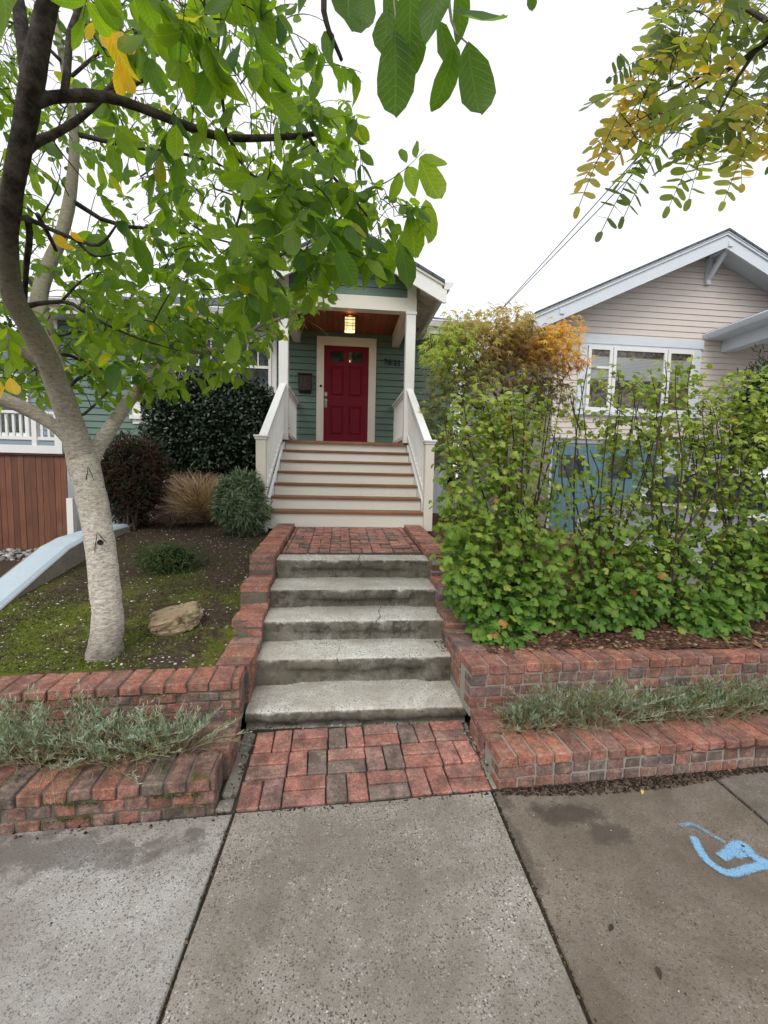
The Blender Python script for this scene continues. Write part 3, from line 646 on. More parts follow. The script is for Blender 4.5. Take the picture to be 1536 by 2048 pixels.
# house number 7011
def digit(mb, ch, x, z, h):
    y0, y1 = YW-.050, YW-.026; s = h
    def P(pts): mb.prism([(x+a*s, z+b*s) for a, b in pts], 1, y0, y1)
    if ch == '7':
        P([(0, 1), (.55, 1), (.55, .93), (.02, .82)]); P([(.02, 1), (.08, .72), (.0, .72), (-.03, 1)]); P([(.40, .88), (.56, .93), (.22, 0), (.08, 0)])
    if ch == '1':
        P([(.17, .06), (.33, .06), (.33, 1), (.17, .93)]); P([(.04, 0), (.46, 0), (.46, .07), (.04, .07)]); P([(.17, .93), (.33, 1), (.05, .86), (.05, .80)])
    if ch == '0':
        n = 20; vs = []
        for k in range(n):
            a = 2*math.pi*k/n
            for r1, r2 in ((.30, .52), (.15, .43)): vs.append((x+(.30+math.cos(a)*r1)*s, y0, z+(.5+math.sin(a)*r2)*s))
        for k in range(n):
            a = 2*math.pi*k/n
            for r1, r2 in ((.30, .52), (.15, .43)): vs.append((x+(.30+math.cos(a)*r1)*s, y1, z+(.5+math.sin(a)*r2)*s))
        fs = []
        for k in range(n):
            i, j = 2*k, 2*((k+1) % n); fs += [(i, j, j+1, i+1), (i+2*n, i+1+2*n, j+1+2*n, j+2*n), (i, i+2*n, j+2*n, j), (i+1, j+1, j+1+2*n, i+1+2*n)]
        mb.add(vs, fs)
mb = MB()
for ch, px in zip('7011', (768.5, 777, 788, 796)): p = atY(px, 731, YW); mb = MB(); digit(mb, ch, p.x-.008, 3.738, .115); mb.build('house_number', M_black, house)
# mailbox
mail = thing('mailbox', (-.73, YW-.02, 3.14), 'dark brown metal mailbox on the green wall left of the door', 'mailbox')
mb = MB(); mb.box(-.865, -.60, YW-.12, YW-.018, 3.155, 3.455, None, .008); mb.prism([(YW-.12, 3.155), (YW-.018, 3.155), (YW-.018, 3.11), (YW-.09, 3.12)], 0, -.85, -.615); mb.build('body', M_bronze, mail)
mb = MB(); mb.box(-.875, -.59, YW-.135, YW-.018, 3.462, 3.49, None, .006); mb.build('lid', M_bronze, mail)
ML_ = simple('mail_letters', (.09, .075, .065), .5, .4)
def letter(rects, diag=None):
    mb = MB()
    for (x, z, w, h) in rects: mb.box(x, x+w, YW-.1245, YW-.119, z, z+h)
    if diag: mb.add(diag, [(0, 1, 2, 3)])
    mb.build('raised_letter', ML_, mail)
letter([(-.815, 3.335, .008, .06), (-.807, 3.387, .027, .008), (-.807, 3.36, .022, .008), (-.807, 3.335, .027, .008)])
letter([(-.745, 3.335, .008, .06), (-.715, 3.335, .008, .06)], [(-.737, YW-.1245, 3.395), (-.730, YW-.1245, 3.395), (-.708+.0, YW-.1245, 3.335), (-.715, YW-.1245, 3.335)])
letter([(-.815, 3.24, .008, .06), (-.807, 3.292, .027, .008), (-.807, 3.267, .022, .008)]); letter([(-.75, 3.24, .008, .06)]); letter([(-.72, 3.24, .008, .052), (-.735, 3.292, .04, .008)])
# porch light
lamp = thing('porch_light', (.085, 8.1, 4.335), 'lit square glass lantern fixed to the red wood porch ceiling', 'lamp')
lx, ly, lz = .085, 8.05, 4.334; Yl = 8.05
pL, pR = atY(689, 660, Yl), atY(710, 660, Yl); w2 = (pR.x-pL.x)/2; lx = (pL.x+pR.x)/2; lb = atY(700, 663, Yl).z; lt = atY(700, 637.5, Yl).z
M_lamp = bpy.data.materials.new('lamp_glass'); M_lamp.use_nodes = True; t = NT(M_lamp); b = t.n['Principled BSDF']; b.inputs['Base Color'].default_value = (.9, .8, .5, 1); b.inputs['Emission Color'].default_value = (1, .80, .36, 1); b.inputs['Emission Strength'].default_value = .95
mb = MB(); mb.box(lx-w2*1.25, lx+w2*1.25, Yl-w2*1.25, Yl+w2*1.25, lt, lt+.018); mb.box(lx-.02, lx+.02, Yl-.02, Yl+.02, lt+.018, lz)
for sx_ in (-1, 1):
    for sy_ in (-1, 1): mb.box(lx+sx_*w2-.006, lx+sx_*w2+.006, Yl+sy_*w2-.006, Yl+sy_*w2+.006, lb, lt)
zz_ = [lb, lb+(lt-lb)*.34, lb+(lt-lb)*.53, lb+(lt-lb)*.80]
for z in zz_:
    for s_ in (-1, 1): mb.box(lx-w2, lx+w2, Yl+s_*w2-.0045, Yl+s_*w2+.0045, z-.004, z+.004); mb.box(lx+s_*w2-.0045, lx+s_*w2+.0045, Yl-w2, Yl+w2, z-.0045, z+.0035)
for k in (-.55, .55):
    for s_ in (-1, 1): mb.box(lx+k*w2-.004, lx+k*w2+.004, Yl+s_*w2-.004, Yl+s_*w2+.004, lb, lt); mb.box(lx+s_*w2-.004, lx+s_*w2+.004, Yl+k*w2-.004, Yl+k*w2+.004, lb, lt)
mb.build('frame', M_bronze, lamp)
mb = MB(); mb.box(lx-w2+.006, lx+w2-.006, Yl-w2+.006, Yl+w2-.006, lb+.006, lt-.001); mb.build('glass', M_lamp, lamp)
pl = bpy.data.objects.new('bulb', bpy.data.lights.new('bulb', 'POINT')); COL.objects.link(pl); pl.parent = lamp; pl.location = (lx-lamp.location.x, Yl-lamp.location.y-.0, lb-.03-lamp.location.z)
pl.data.energy = 3.2; pl.data.color = (1, .62, .28); pl.data.shadow_soft_size = .06
pl2 = bpy.data.objects.new('bulb', bpy.data.lights.new('bulb', 'POINT')); COL.objects.link(pl2); pl2.parent = lamp; pl2.location = (lx-lamp.location.x, Yl-.13-lamp.location.y, lt+.03-lamp.location.z); pl2.data.energy = .7; pl2.data.color = (1, .6, .25); pl2.data.shadow_soft_size = .02

# ================================================================= wooden porch staircase
st = thing('porch_stairs', (.1, 5.41, .9), 'cream painted wooden porch staircase with brown stained treads', 'stairs')
NY0, NY1, NZ0, NZ1 = 5.405, 7.095, .900, 2.035; rise = (NZ1-NZ0)/7; run = (NY1-NY0)/6
for k in range(7):
    y = NY0+run*k; z = NZ0+rise*k; mb = MB(); x0, x1 = -.875, 1.05
    if k == 0: z -= .06
    mb.box(x0, x1, y+.02, y+.04, z+.0, NZ0+rise*(k+1)-.036); mb.build('riser', M_step_paint, st)
    mb = MB(); zt = NZ0+rise*(k+1); q = rnd.uniform(.85, 1.1)
    if k < 6:
        mb.box(x0, x1, y-.008, y+.145, zt-.034, zt, (q, q, q), .005); q *= rnd.uniform(.85, 1.1); mb.box(x0, x1, y+.150, y+run+.02, zt-.034, zt, (q, q, q), .005)
    else: mb.box(x0-.1, x1+.1, y-.012, y+.05, zt-.036, zt-.001, (q, q, q), .005)
    mb.build('tread', M_deck, st)
for xs_ in (-.915, 1.055):
    mb = MB(); mb.prism([(NY0+.03, .80), (NY0+.03, NZ0+rise+.02), (NY1, NZ1-.01), (NY1, NZ1-.45), (NY0+.5, .80)], 0, xs_, xs_+.035); mb.build('stringer', M_white, st)
def railing(xn0, xn1, xp0, xp1, label):
    xc = (xn0+xn1)/2; r = thing('stair_railing', (xc, 5.42, .9), label, 'railing', 'white railings up both sides of the porch stairs')
    nw = MB(); nw.box(xn0, xn1, 5.36, 5.47, .83, 1.925, None, .004); n_ = nw.build('newel_post', M_cream, r)
    cp = MB(); cp.box(xn0-.012, xn1+.012, 5.348, 5.482, 1.91, 1.935, None, .004); cp.box(xn0-.025, xn1+.025, 5.335, 5.495, 1.935, 1.962, None, .006); cp.build('cap', M_white, n_)
    zh = lambda y: 1.93+(y-5.47)*(2.875-1.93)/(7.03-5.47)
    zb = lambda y: 1.20+(y-5.47)*(2.16-1.20)/(7.03-5.47)
    xa = (xn0+xn1)/2; xb = (xp0+xp1)/2; xat = lambda y: xa+(xb-xa)*(y-5.42)/(7.1-5.42)
    h = MB(); h.beam((xat(5.47), 5.47, zh(5.47)), (xat(7.03), 7.03, zh(7.03)), .10, .035); h.beam((xat(5.47), 5.47, zh(5.47)-.03), (xat(7.03), 7.03, zh(7.03)-.03), .05, .05); h.build('handrail', M_white, r)
    h = MB(); h.beam((xat(5.47), 5.47, zb(5.47)), (xat(7.03), 7.03, zb(7.03)), .05, .06); h.build('bottom_rail', M_white, r)
    for k in range(13):
        y = 5.47+(k+.75)*(1.56/13.4); h = MB(); x = xat(y); h.box(x-.017, x+.017, y-.017, y+.017, zb(y)-.02, zh(y)-.04); h.build('baluster', M_white, r)
railing(-1.005, -.892, -.972, -.832, 'white stair railing on the left of the porch stairs, beside the clipped dark bush')
railing(1.038, 1.148, .995, 1.143, 'white stair railing on the right of the porch stairs, beside the leafy shrubs')
def porch_rail(x, label):
    r = thing('porch_railing', (x, 8, 2.05), label, 'railing', 'short railings at the sides of the porch')
    h = MB(); h.box(x-.05, x+.05, YP+.075, YW-.02, 2.90, 2.935); h.box(x-.025, x+.025, YP+.075, YW-.02, 2.85, 2.90); h.build('top_rail', M_white, r)
    h = MB(); h.box(x-.025, x+.025, YP+.075, YW-.02, 2.13, 2.19); h.build('bottom_rail', M_white, r)
    for k in range(15):
        y = YP+.15+k*.121; h = MB(); h.box(x-.017, x+.017, y-.017, y+.017, 2.19, 2.85); h.build('baluster', M_white, r)
porch_rail(-.905, 'short white porch railing at the left end of the porch, under the mailbox side'); porch_rail(1.072, 'short white porch railing at the right end of the porch, under the house number')

# ================================================================= neighbour house (beige)
YN = 10.0
M_beige = paint('beige_siding_paint', (.67, .595, .55), .55, .15, (.3, .26, .23)); M_btrim = paint('cool_white_trim', (.66, .71, .76), .5, .2, (.4, .42, .44))
M_teal = paint('teal_door_paint', (.105, .205, .24), .5, .3, (.05, .12, .15)); 
nb = thing('beige_house', (6.8, 10, 0), 'beige clapboard gabled house with pale blue trim and a teal garage door', 'house')
NP = 8.43; NR = lambda x: 7.03-.466*abs(x-NP)
mb = MB(); siding(mb, YN, 2.44, 6.8, .137, lambda z: (max(4.9, NP-(6.95-z)/.466), min(12, NP+(6.95-z)/.466)), .018)
mb.add([(4.9, YN, 0), (4.9, 18, 0), (4.9, 18, 5.2), (4.9, YN, 5.2)], [(0, 1, 2, 3)])
mb.prism([(4.91, 2.4), (11.9, 2.4), (11.9, 5.3), (NP, 6.93), (4.91, 5.27)], 1, YN+.002, YN+.1); mb.build('wall', M_beige, nb)
mb = MB(); mb.box(4.92, 11.9, YN-.005, YN+.09, -.1, 2.36); mb.build('foundation', M_found, nb)
mb = MB(); mb.box(4.86, 12, YN-.07, YN+.0, 2.36, 2.46); mb.box(4.86, 12, YN-.10, YN-.0, 2.455, 2.475); mb.build('belt_trim', simple('grey_trim', (.33, .35, .37), .6), nb)
yb = 9.4
for sg in (-1, 1):
    xe = NP+sg*4.33
    mb = MB(); mb.prism([(NP, 6.96), (xe, NR(xe)-.06), (xe, NR(xe)-.34), (NP, 6.70)], 1, yb, yb+.04); mb.build('bargeboard', M_btrim, nb)
    mb = MB(); mb.prism([(NP, 7.01), (xe, NR(xe)-.015), (xe, NR(xe)-.065), (NP, 6.965)], 1, yb-.03, yb); mb.prism([(NP, 7.035), (xe, NR(xe)+.01), (xe, NR(xe)-.01), (NP, 7.013)], 1, yb-.045, yb-.002); mb.build('roof_edge_trim', M_btrim, nb)
    mb = MB(); mb.prism([(NP, 7.09), (xe, NR(xe)+.05), (xe, NR(xe)+.012), (NP, 7.04)], 1, yb-.06, 18); mb.build('roof', M_shingle, nb)
    mb = MB(); mb.prism([(NP, 6.90), (xe, NR(xe)-.10), (xe, NR(xe)-.125), (NP, 6.87)], 1, yb+.04, YN+.05); mb.build('soffit', M_btrim, nb)
mb = MB(); g0 = NP-4.33; mb.prism([(g0, 5.02), (g0-.15, 5.03), (g0-.16, 4.98), (g0-.12, 4.90), (g0, 4.88)][::-1], 1, yb-.03, 17); mb.build('gutter', M_btrim, nb)
def bracket(x, z):
    mb = MB(); mb.box(x-.05, x+.05, YN-.10, YN-.02, z-.62, z); mb.beam((x, yb-.03, z+.02), (x, YN, z+.02), .10, .11)
    mb.beam((x, YN-.06, z-.52), (x, yb+.06, z-.03), .075, .09, None, (1, 0, 0)); mb.build('bracket', M_btrim, nb)
bracket(8.52, 6.76); bracket(NP-3.72, 5.10)
# window
mb = MB(); mb.box(5.44, 8.55, YN-.075, YN, 4.66, 4.86); mb.box(5.50, 8.50, YN-.06, YN, 4.60, 4.66)
mb.box(5.47, 5.66, YN-.06, YN, 3.12, 4.60); mb.box(8.34, 8.52, YN-.06, YN, 3.12, 4.60); mb.box(5.42, 8.57, YN-.10, YN, 3.03, 3.12); mb.build('window_casing', M_btrim, nb)
def blinds():
    m, t, b, vec = base_mat('window_with_blinds', .08, .5); sp = t.new('ShaderNodeSeparateXYZ', i_0=vec); z = sp.outputs[2]
    st_ = t.ramp(t.math('FRACT', t.math('MULTIPLY', z, 30.0)), [(.0, .55), (.3, 1), (.8, 1), (1, .6)]); n = t.noise(vec, 5, 6, .6, 2)
    up = t.ramp(t.math('SUBTRACT', z, 3.9), [(.46, 1), (.49, 0)]); dn = t.ramp(t.math('SUBTRACT', z, 3.3), [(.54, 0), (.58, 1)])
    bl = t.mix(1.0, (.34, .36, .36), st_, 'MULTIPLY'); dk = t.mix(t.ramp(n, [(.45, 0), (.6, 1)]), (.05, .04, .03), (.16, .13, .10))
    setc(t, b, t.mix(t.math('MULTIPLY', up, dn), dk, bl)); return m
M_bl = blinds()
for a, c_, mt in ((5.68, 6.28, 4.12), (6.30, 7.64, None), (7.66, 8.33, 4.12)): window(nb, a, c_, 3.12, 4.60, YN-.03, M_white, mt, 0, 0, .075, M_bl)
# garage door
mb = MB(); mb.box(4.98, 7.6, YN-.05, YN, .25, 2.30)
for k in range(22): mb.box(5.0+k*.118, 5.0+k*.118+.112, YN-.062, YN-.048, .27, 2.28)
gd = mb.build('garage_door', M_teal, nb)
for x0_ in (5.12, 6.35): mb = MB(); mb.box(x0_, x0_+.62, YN-.068, YN-.061, 1.55, 2.08); mb.build('pane', M_glass, gd)
mb = MB()
for z_ in (1.28, .98, .62): mb.box(5.93, 6.03, YN-.075, YN-.061, z_, z_+.13)
mb.build('hinge', M_black, gd)
# side porch roof and gutter on the right
mb = MB(); g = [(8.55, 5.02), (8.54, 4.99), (8.58, 4.93), (8.62, 4.89), (8.70, 4.89), (8.70, 5.02)]
mb.prism(g, 1, 3.5, YN-.02); mb.build('gutter', M_btrim, nb)
mb = MB(); mb.box(8.70, 9.05, 3.5, YN-.02, 4.885, 4.90); mb.box(9.05, 9.30, 3.5, YN-.02, 4.62, 5.0); mb.box(9.30, 13, 3.5, YN-.02, 4.86, 4.9); mb.build('porch_beam', M_btrim, nb)
mb = MB(); mb.prism([(8.56, 5.03), (12, 6.0), (12, 5.9), (8.7, 4.98)], 1, 3.4, YN-.02); mb.build('porch_roof', M_shingle, nb)
mb = MB(); mb.box(9.05, 9.3, 3.5, 3.7, 1.2, 4.62); mb.build('porch_post', M_btrim, nb); mb = MB(); mb.box(9.0, 13, 3.5, YN-.05, .2, 2.0); mb.build('porch_base', M_beige, nb)
bx = thing('wall_box', (8.15, 9.9, 2.55), 'small black box low on the beige clapboard wall, seen through the shrubs', 'lantern')  # black object of unclear use, built as a plain box
p = atY(1397, 887, 9.85); mb = MB(); mb.box(p.x-.16, p.x+.16, 9.78, 9.97, p.z-.10, p.z+.10, None, .02); mb.tube([(p.x, 9.85, p.z+.1), (p.x, 9.88, p.z+.2), (p.x, 9.99, p.z+.24)], .012, 6); mb.build('body', M_black, bx)

# ================================================================= left side: blue-grey house, deck, fence, painted wall
M_bhouse = paint('blue_grey_siding', (.20, .25, .30), .55, .2, (.12, .14, .17))
bh = thing('blue_grey_house', (-9, 13, 0), 'blue grey clapboard house far left behind the tree and white deck', 'house')
mb = MB(); siding(mb, 12.5, .1, 4.2, .14, lambda z: (-16, -6.2)); mb.add([(-6.2, 12.5, .1), (-6.2, 19, .1), (-6.2, 19, 4.2), (-6.2, 12.5, 4.2)], [(3, 2, 1, 0)]); mb.build('wall', M_bhouse, bh)
mb = MB(); mb.prism([(12.1, 4.15), (16, 5.7), (20, 4.15)], 0, -16.4, -5.9); mb.build('roof', M_shingle, bh)
mb = MB(); mb.box(-6.34, -6.18, 12.44, 12.5, .1, 4.2); mb.box(-9.3, -8.1, 12.42, 12.5, 2.3, 3.9); mb.build('trim', M_white, bh); mb = MB(); mb.box(-9.2, -8.2, 12.40, 12.42, 2.4, 3.8); mb.build('window', M_glass, bh)
dk = thing('white_deck', (-7.5, 9.5, 1.9), 'raised white deck with a baluster railing at the far left above the brown fence', 'deck')
mb = MB(); mb.box(-11.5, -5.6, 9.45, 12.3, 1.88, 1.93); mb.box(-11.5, -5.6, 9.42, 9.46, 1.72, 1.95); mb.build('deck_floor', M_white, dk)
mb = MB(); mb.box(-11.5, -5.6, 9.43, 9.53, 2.57, 2.62); mb.build('top_rail', M_white, dk); mb = MB(); mb.box(-11.5, -5.6, 9.46, 9.50, 2.06, 2.12); mb.build('bottom_rail', M_white, dk)
for k in range(34): 
    x = -5.68-k*.13; mb = MB()
    if k % 8 == 3: mb.box(x-.045, x+.045, 9.44, 9.53, 1.93, 2.70)
    else: mb.box(x-.022, x+.022, 9.465, 9.50, 2.12, 2.57)
    mb.build('baluster', M_white, dk)
for x in (-11.3, -8.3, -5.75): mb = MB(); mb.box(x-.06, x+.06, 9.5, 9.62, .1, 1.72); mb.build('deck_post', M_white, dk)
fe = thing('wooden_fence', (-6.2, 8, .1), 'tall brown vertical board fence with a dark cap, far left behind the tree', 'fence')
mb = MB(); x = -9.6
while x < -4.70:
    w = .097; q = rnd.uniform(.75, 1.15); mb.box(x+.003, x+w-.003, 8.0+rnd.uniform(-.004, .004), 8.02, .09, 1.715, (q, q*rnd.uniform(.95, 1.02), q)); x += w
mb.build('boards', M_fence, fe); mb = MB(); mb.box(-9.6, -4.66, 7.96, 8.06, 1.716, 1.752, (.25, .22, .2)); mb.build('cap_rail', M_fence, fe)
mb = MB(); mb.box(-4.66, -4.56, 7.97, 8.07, .05, 1.0); mb.build('end_post', M_white, fe)
pw = thing('painted_wall', (-2.55, 4, .4), 'low sloping concrete wall with a pale blue painted top at the left edge of the mossy mound', 'wall')
M_blue = paint('pale_blue_paint', (.44, .52, .58), .7, .7, (.25, .26, .25), 5, grain=.6); Mpc, *_ = aggregate('old_concrete', (.34, .30, .255), (.09, .08, .07), (.36, .33, .29), 60, .4, stain=.5)
prof = [(wallY(-2.6)+.1, .30), (2.6, .385), (3.0, .435), (3.3, .515), (3.8, .695), (4.15, .82), (4.4, .868), (4.8, .885), (5.6, .89), (9.05, .89)]
top = MB(); bod = MB(); xa, xb = -2.67, -2.42
N = []
for (ya, za), (yb_, zb_) in zip(prof, prof[1:]):
    for k in range(6): u = k/6; N.append((ya+(yb_-ya)*u, za+(zb_-za)*u+.006*noise.noise(Vector((ya+u, 2, 3)))))
N.append(prof[-1])
for (ya, za), (yb_, zb_) in zip(N, N[1:]):
    bod.add([(xb, ya, 0), (xb, yb_, 0), (xb, yb_, zb_-.020), (xb, ya, za-.020), (xa, ya, 0), (xa, yb_, 0), (xa, yb_, zb_-.006), (xa, ya, za-.006)], [(0, 1, 2, 3), (7, 6, 5, 4), (3, 2, 6, 7)])
    top.add([(xa-.004, ya, za-.03), (xa+.02, ya, za), (xb-.03, ya, za), (xb+.004, ya, za-.025), (xa-.004, yb_, zb_-.03), (xa+.02, yb_, zb_), (xb-.03, yb_, zb_), (xb+.004, yb_, zb_-.025)], [(0, 1, 5, 4), (1, 2, 6, 5), (2, 3, 7, 6)])
bod.add([(xa, N[0][0], 0), (xb, N[0][0], 0), (xb, N[0][0], N[0][1]), (xa, N[0][0], N[0][1])], [(0, 1, 2, 3)])
bod.build('wall_body', Mpc, pw); top.build('painted_top', M_blue, pw)
# ================================================================= foliage machinery
def tmpl(prof, W, fold=.12, droop=.15, wave=.03, seed=0, cup=0.0):
    r = np.random.default_rng(seed); V = []; UV = []
    for k, (t_, w) in enumerate(prof):
        for s in (-1, 0, 1):
            V.append((s*w*W/2*(1+r.uniform(-.08, .08)), t_+r.uniform(-.01, .01), -fold*(0 if s else w*W)+(r.uniform(-wave, wave) if s else 0)-droop*t_*t_+cup*math.sin(t_*3.14))); UV.append((.5+s*.5*w, t_))
    T = []
    for k in range(len(prof)-1):
        for s in (0, 1):
            a = k*3+s; T += [(a, a+1, a+4), (a, a+4, a+3)]
    return np.array(V), np.array(T), np.array(UV)
OBO = [(0, .04), (.12, .42), (.32, .80), (.55, 1), (.76, .93), (.91, .55), (1, .04)]
OVA = [(0, .06), (.10, .6), (.28, 1), (.5, .95), (.75, .6), (.92, .25), (1, .03)]
OBL = [(0, .2), (.12, .8), (.35, 1), (.65, 1), (.88, .75), (1, .1)]
NAR = [(0, .4), (.4, 1), (.8, .7), (1, .05)]
def bend(T, tw, cu):
    V, F_, U = T; V = V.copy()
    for i, (x, y, z) in enumerate(V):
        a = tw*y; V[i] = (x*math.cos(a)-z*math.sin(a)+cu*y*y, y, x*math.sin(a)+z*math.cos(a))
    return V, F_, U
T_walnut = [bend(tmpl(OBO if k % 3 else OVA, .54+.05*(k % 3), .08+.05*(k % 4), -.10+.09*k, .030, k), (-.7, .5, .1, -.3, .8, 0, -.9, .4)[k], (.1, -.14, 0, .18, -.06, .04, -.1, .12)[k]) for k in range(8)]
T_locust = [tmpl(OBL, .50, .05, .05*k, .02, k+9) for k in range(3)]
T_ova = [tmpl(OVA, .5, .12, .12*k, .02, k+20) for k in range(3)]
T_nar = [tmpl(NAR, .16, .0, .1*k, .0, k+30) for k in range(3)]
T_blade = [tmpl([(0, 1), (.35, .9), (.7, .6), (1, .05)], .022, 0, .25*k, 0, k+40) for k in range(3)]
def lobed(points, fold=.08, seed=0, cup=.05):
    """palmate leaf: fan round the stalk end; points = list of (angle deg, radius)"""
    r = np.random.default_rng(seed); V = [(0, .32, 0)]; UV = [(.5, .35)]
    for a, R in points:
        a = math.radians(a); x, y = math.sin(a)*R, math.cos(a)*R+.32; V.append((x, y, -fold*R*R*2+r.uniform(-.04, .04)-cup*abs(math.sin(a*2.5)))); UV.append((.5+x*.5, y*.8))
    n = len(points); T = [(0, i+1, i) for i in range(1, n)]
    return np.array(V), np.array(T), np.array(UV)
CUR = [(-172, .30), (-140, .46), (-118, .40), (-100, .56), (-78, .58), (-58, .36), (-38, .58), (-16, .66), (0, .70), (16, .66), (38, .58), (58, .36), (78, .58), (100, .56), (118, .40), (140, .46), (172, .30)]
T_cur = [lobed([(a+random.Random(k*50+i).uniform(-5, 5), R*random.Random(k*70+i).uniform(.9, 1.1)) for i, (a, R) in enumerate(CUR)], .16+.12*k, k) for k in range(4)]
MAP = [(-165, .12), (-125, .40), (-108, .14), (-85, .62), (-62, .17), (-42, .78), (-22, .2), (0, .85), (22, .2), (42, .78), (62, .17), (85, .62), (108, .14), (125, .40), (165, .12)]
T_map = [lobed(MAP, .10+.2*k, k+5) for k in range(3)]
class Leaves:
    def __init__(s): s.p = []; s.d = []; s.n = []; s.l = []; s.c = []
    def add(s, p, d, n, l, c): s.p.append(tuple(p)); s.d.append(tuple(d)); s.n.append(tuple(n)); s.l.append(l); s.c.append(tuple(c))
    def build(s, name, T, mat, parent, smooth=True):
        P, D, Nn, L, C = (np.array(a, float) for a in (s.p, s.d, s.n, s.l, s.c))
        D /= np.linalg.norm(D, axis=1, keepdims=True)+1e-9; S = np.cross(D, Nn); S /= np.linalg.norm(S, axis=1, keepdims=True)+1e-9; Nn = np.cross(S, D)
        w = rng.integers(0, len(T), len(P)); Vs, Ts, Us, Cs = [], [], [], []; o = 0
        for k, (tv, tt, tu) in enumerate(T):
            i = np.where(w == k)[0]
            if not len(i): continue
            v = P[i][:, None]+L[i][:, None, None]*(tv[None, :, 0:1]*S[i][:, None]+tv[None, :, 1:2]*D[i][:, None]+tv[None, :, 2:3]*Nn[i][:, None])
            Vs.append(v.reshape(-1, 3)); Ts.append((tt[None]+(np.arange(len(i))*len(tv))[:, None, None]+o).reshape(-1, 3)); o += v.shape[0]*v.shape[1]
            Us.append(np.tile(tu, (len(i), 1))); Cs.append(np.repeat(C[i], len(tv), 0))
        return np_mesh(name, np.concatenate(Vs), np.concatenate(Ts), mat, parent, np.concatenate(Us), np.concatenate(Cs), smooth)
def rv(s=1.0): return Vector((rnd.gauss(0, s), rnd.gauss(0, s), rnd.gauss(0, s)))
def cmix(a, b, k): return tuple(x+(y-x)*k for x, y in zip(a, b))
def resample(pts, rad, step=.06):
    P, R = [], []
    for (a, ra), (b, rb) in zip(zip(pts, rad), zip(pts[1:], rad[1:])):
        n = max(1, int((b-a).length/step))
        for k in range(n): u = k/n; P.append(a.lerp(b, u)); R.append(ra+(rb-ra)*u)
    P.append(pts[-1]); R.append(rad[-1]); return P, R
def smoothpath(pts, rad, it=2):
    for _ in range(it):
        P, R = [pts[0]], [rad[0]]
        for i in range(len(pts)-1):
            a, b = pts[i], pts[i+1]; P += [a.lerp(b, .25), a.lerp(b, .75)]; R += [rad[i]*.75+rad[i+1]*.25, rad[i]*.25+rad[i+1]*.75]
        P.append(pts[-1]); R.append(rad[-1]); pts, rad = P, R
    return pts, rad
def grow(mb, skel, targets, r0=.006, r1=.0022, sag=.1, n=4, rmaxlen=1.2, tint=None):
    """join every target to the nearest wood already grown, so that twigs fork like real ones"""
    S = [tuple(p) for p in skel]; A = np.zeros((len(S)+len(targets)*6, 3)); A[:len(S)] = S; m = len(S)
    T = np.array([tuple(t) for t in targets]); d0 = np.array([np.min(((A[:m]-q)**2).sum(1)) for q in T]); out = []
    for i in np.argsort(d0):
        q = T[i]; dd = ((A[:m]-q)**2).sum(1); k = int(np.argmin(dd)); a = Vector(A[k]); b = Vector(q); L = (b-a).length
        j1 = rv(L*.06); P = []
        for u in (0, .25, .5, .75, 1):
            P.append(a.lerp(b, u)+Vector((0, 0, math.sin(u*math.pi)*L*sag))+j1*math.sin(u*math.pi))
        ra = min(r0, r1+L*.008); mb.tube(P, [ra+(r1-ra)*u for u in (0, .25, .5, .75, 1)], n, tint or (0, 0, 0), cap=False)
        for u in P[1:]: A[m] = tuple(u); m += 1
    return A[:m]

# ================================================================= walnut-like street-side tree (left)
def bark_pale():
    m, t, b, vec = base_mat('pale_bark', .85, .2)
    mp = t.new('ShaderNodeMapping', i_Vector=vec); mp.inputs['Scale'].default_value = (9, 9, 30); n1 = t.noise(mp.outputs[0], 3.2, 8, .8); n2 = t.noise(vec, 60, 5, .7); n3 = t.noise(vec, 3, 5, .6)
    col = t.mix(t.ramp(n1, [(.36, 0), (.62, 1)]), (.24, .20, .155), (.78, .73, .65)); sp = t.new('ShaderNodeSeparateXYZ', i_0=vec)
    hi = t.ramp(t.math('MULTIPLY_ADD', sp.outputs[2], .30, 0.0), [(.30, 0), (.66, .85)]); col = t.mix(hi, col, t.mix(n1, (.11, .10, .065), (.30, .27, .19)))
    col = t.mix(t.ramp(n2, [(.56, 0), (.68, .6)]), col, (.05, .04, .03)); col = t.mix(t.ramp(n3, [(.5, 0), (.7, .25)]), col, (.20, .19, .10))
    low = t.ramp(sp.outputs[2], [(.40, .55), (.62, 0)]); col = t.mix(t.math('MULTIPLY', low, t.ramp(n3, [(.35, 0), (.55, 1)])), col, (.05, .035, .025))
    a = t.new('ShaderNodeAttribute', attribute_name='tint').outputs[0]; dk = t.mix(t.ramp(t.noise(vec, 18, 6, .7), [(.4, 0), (.68, 1)]), (.022, .017, .013), (.10, .085, .065)); f = t.new('ShaderNodeSeparateColor'); t.l.new(a, f.inputs[0]); ff = t.ramp(t.math('ADD', f.outputs[0], t.math('MULTIPLY', t.math('SUBTRACT', n3, .5), .8)), [(.2, 0), (.8, 1)]); col = t.mix(ff, dk, col)
    setc(t, b, col); bump(t, b, t.math('MULTIPLY_ADD', n2, .5, n1), .7, .01); return m
def bark_dark():
    m, t, b, vec = base_mat('dark_bark', .8, .25); n1 = t.noise(vec, 18, 6, .7); n2 = t.noise(vec, 90, 4, .7)
    setc(t, b, t.mix(t.ramp(n1, [(.4, 0), (.68, 1)]), (.022, .017, .013), (.10, .085, .065))); bump(t, b, n2, .8, .006); return m
M_pale, M_dark = bark_pale(), bark_dark()
M_wleaf = leafmat('walnut_leaf', .62, .42, True, .35, (2.3, 2.1, .9))
tree = thing('walnut_tree', tuple(atY(215, 1300, 2.78)), 'pale trunked tree on the mossy mound with big green leaves', 'tree')
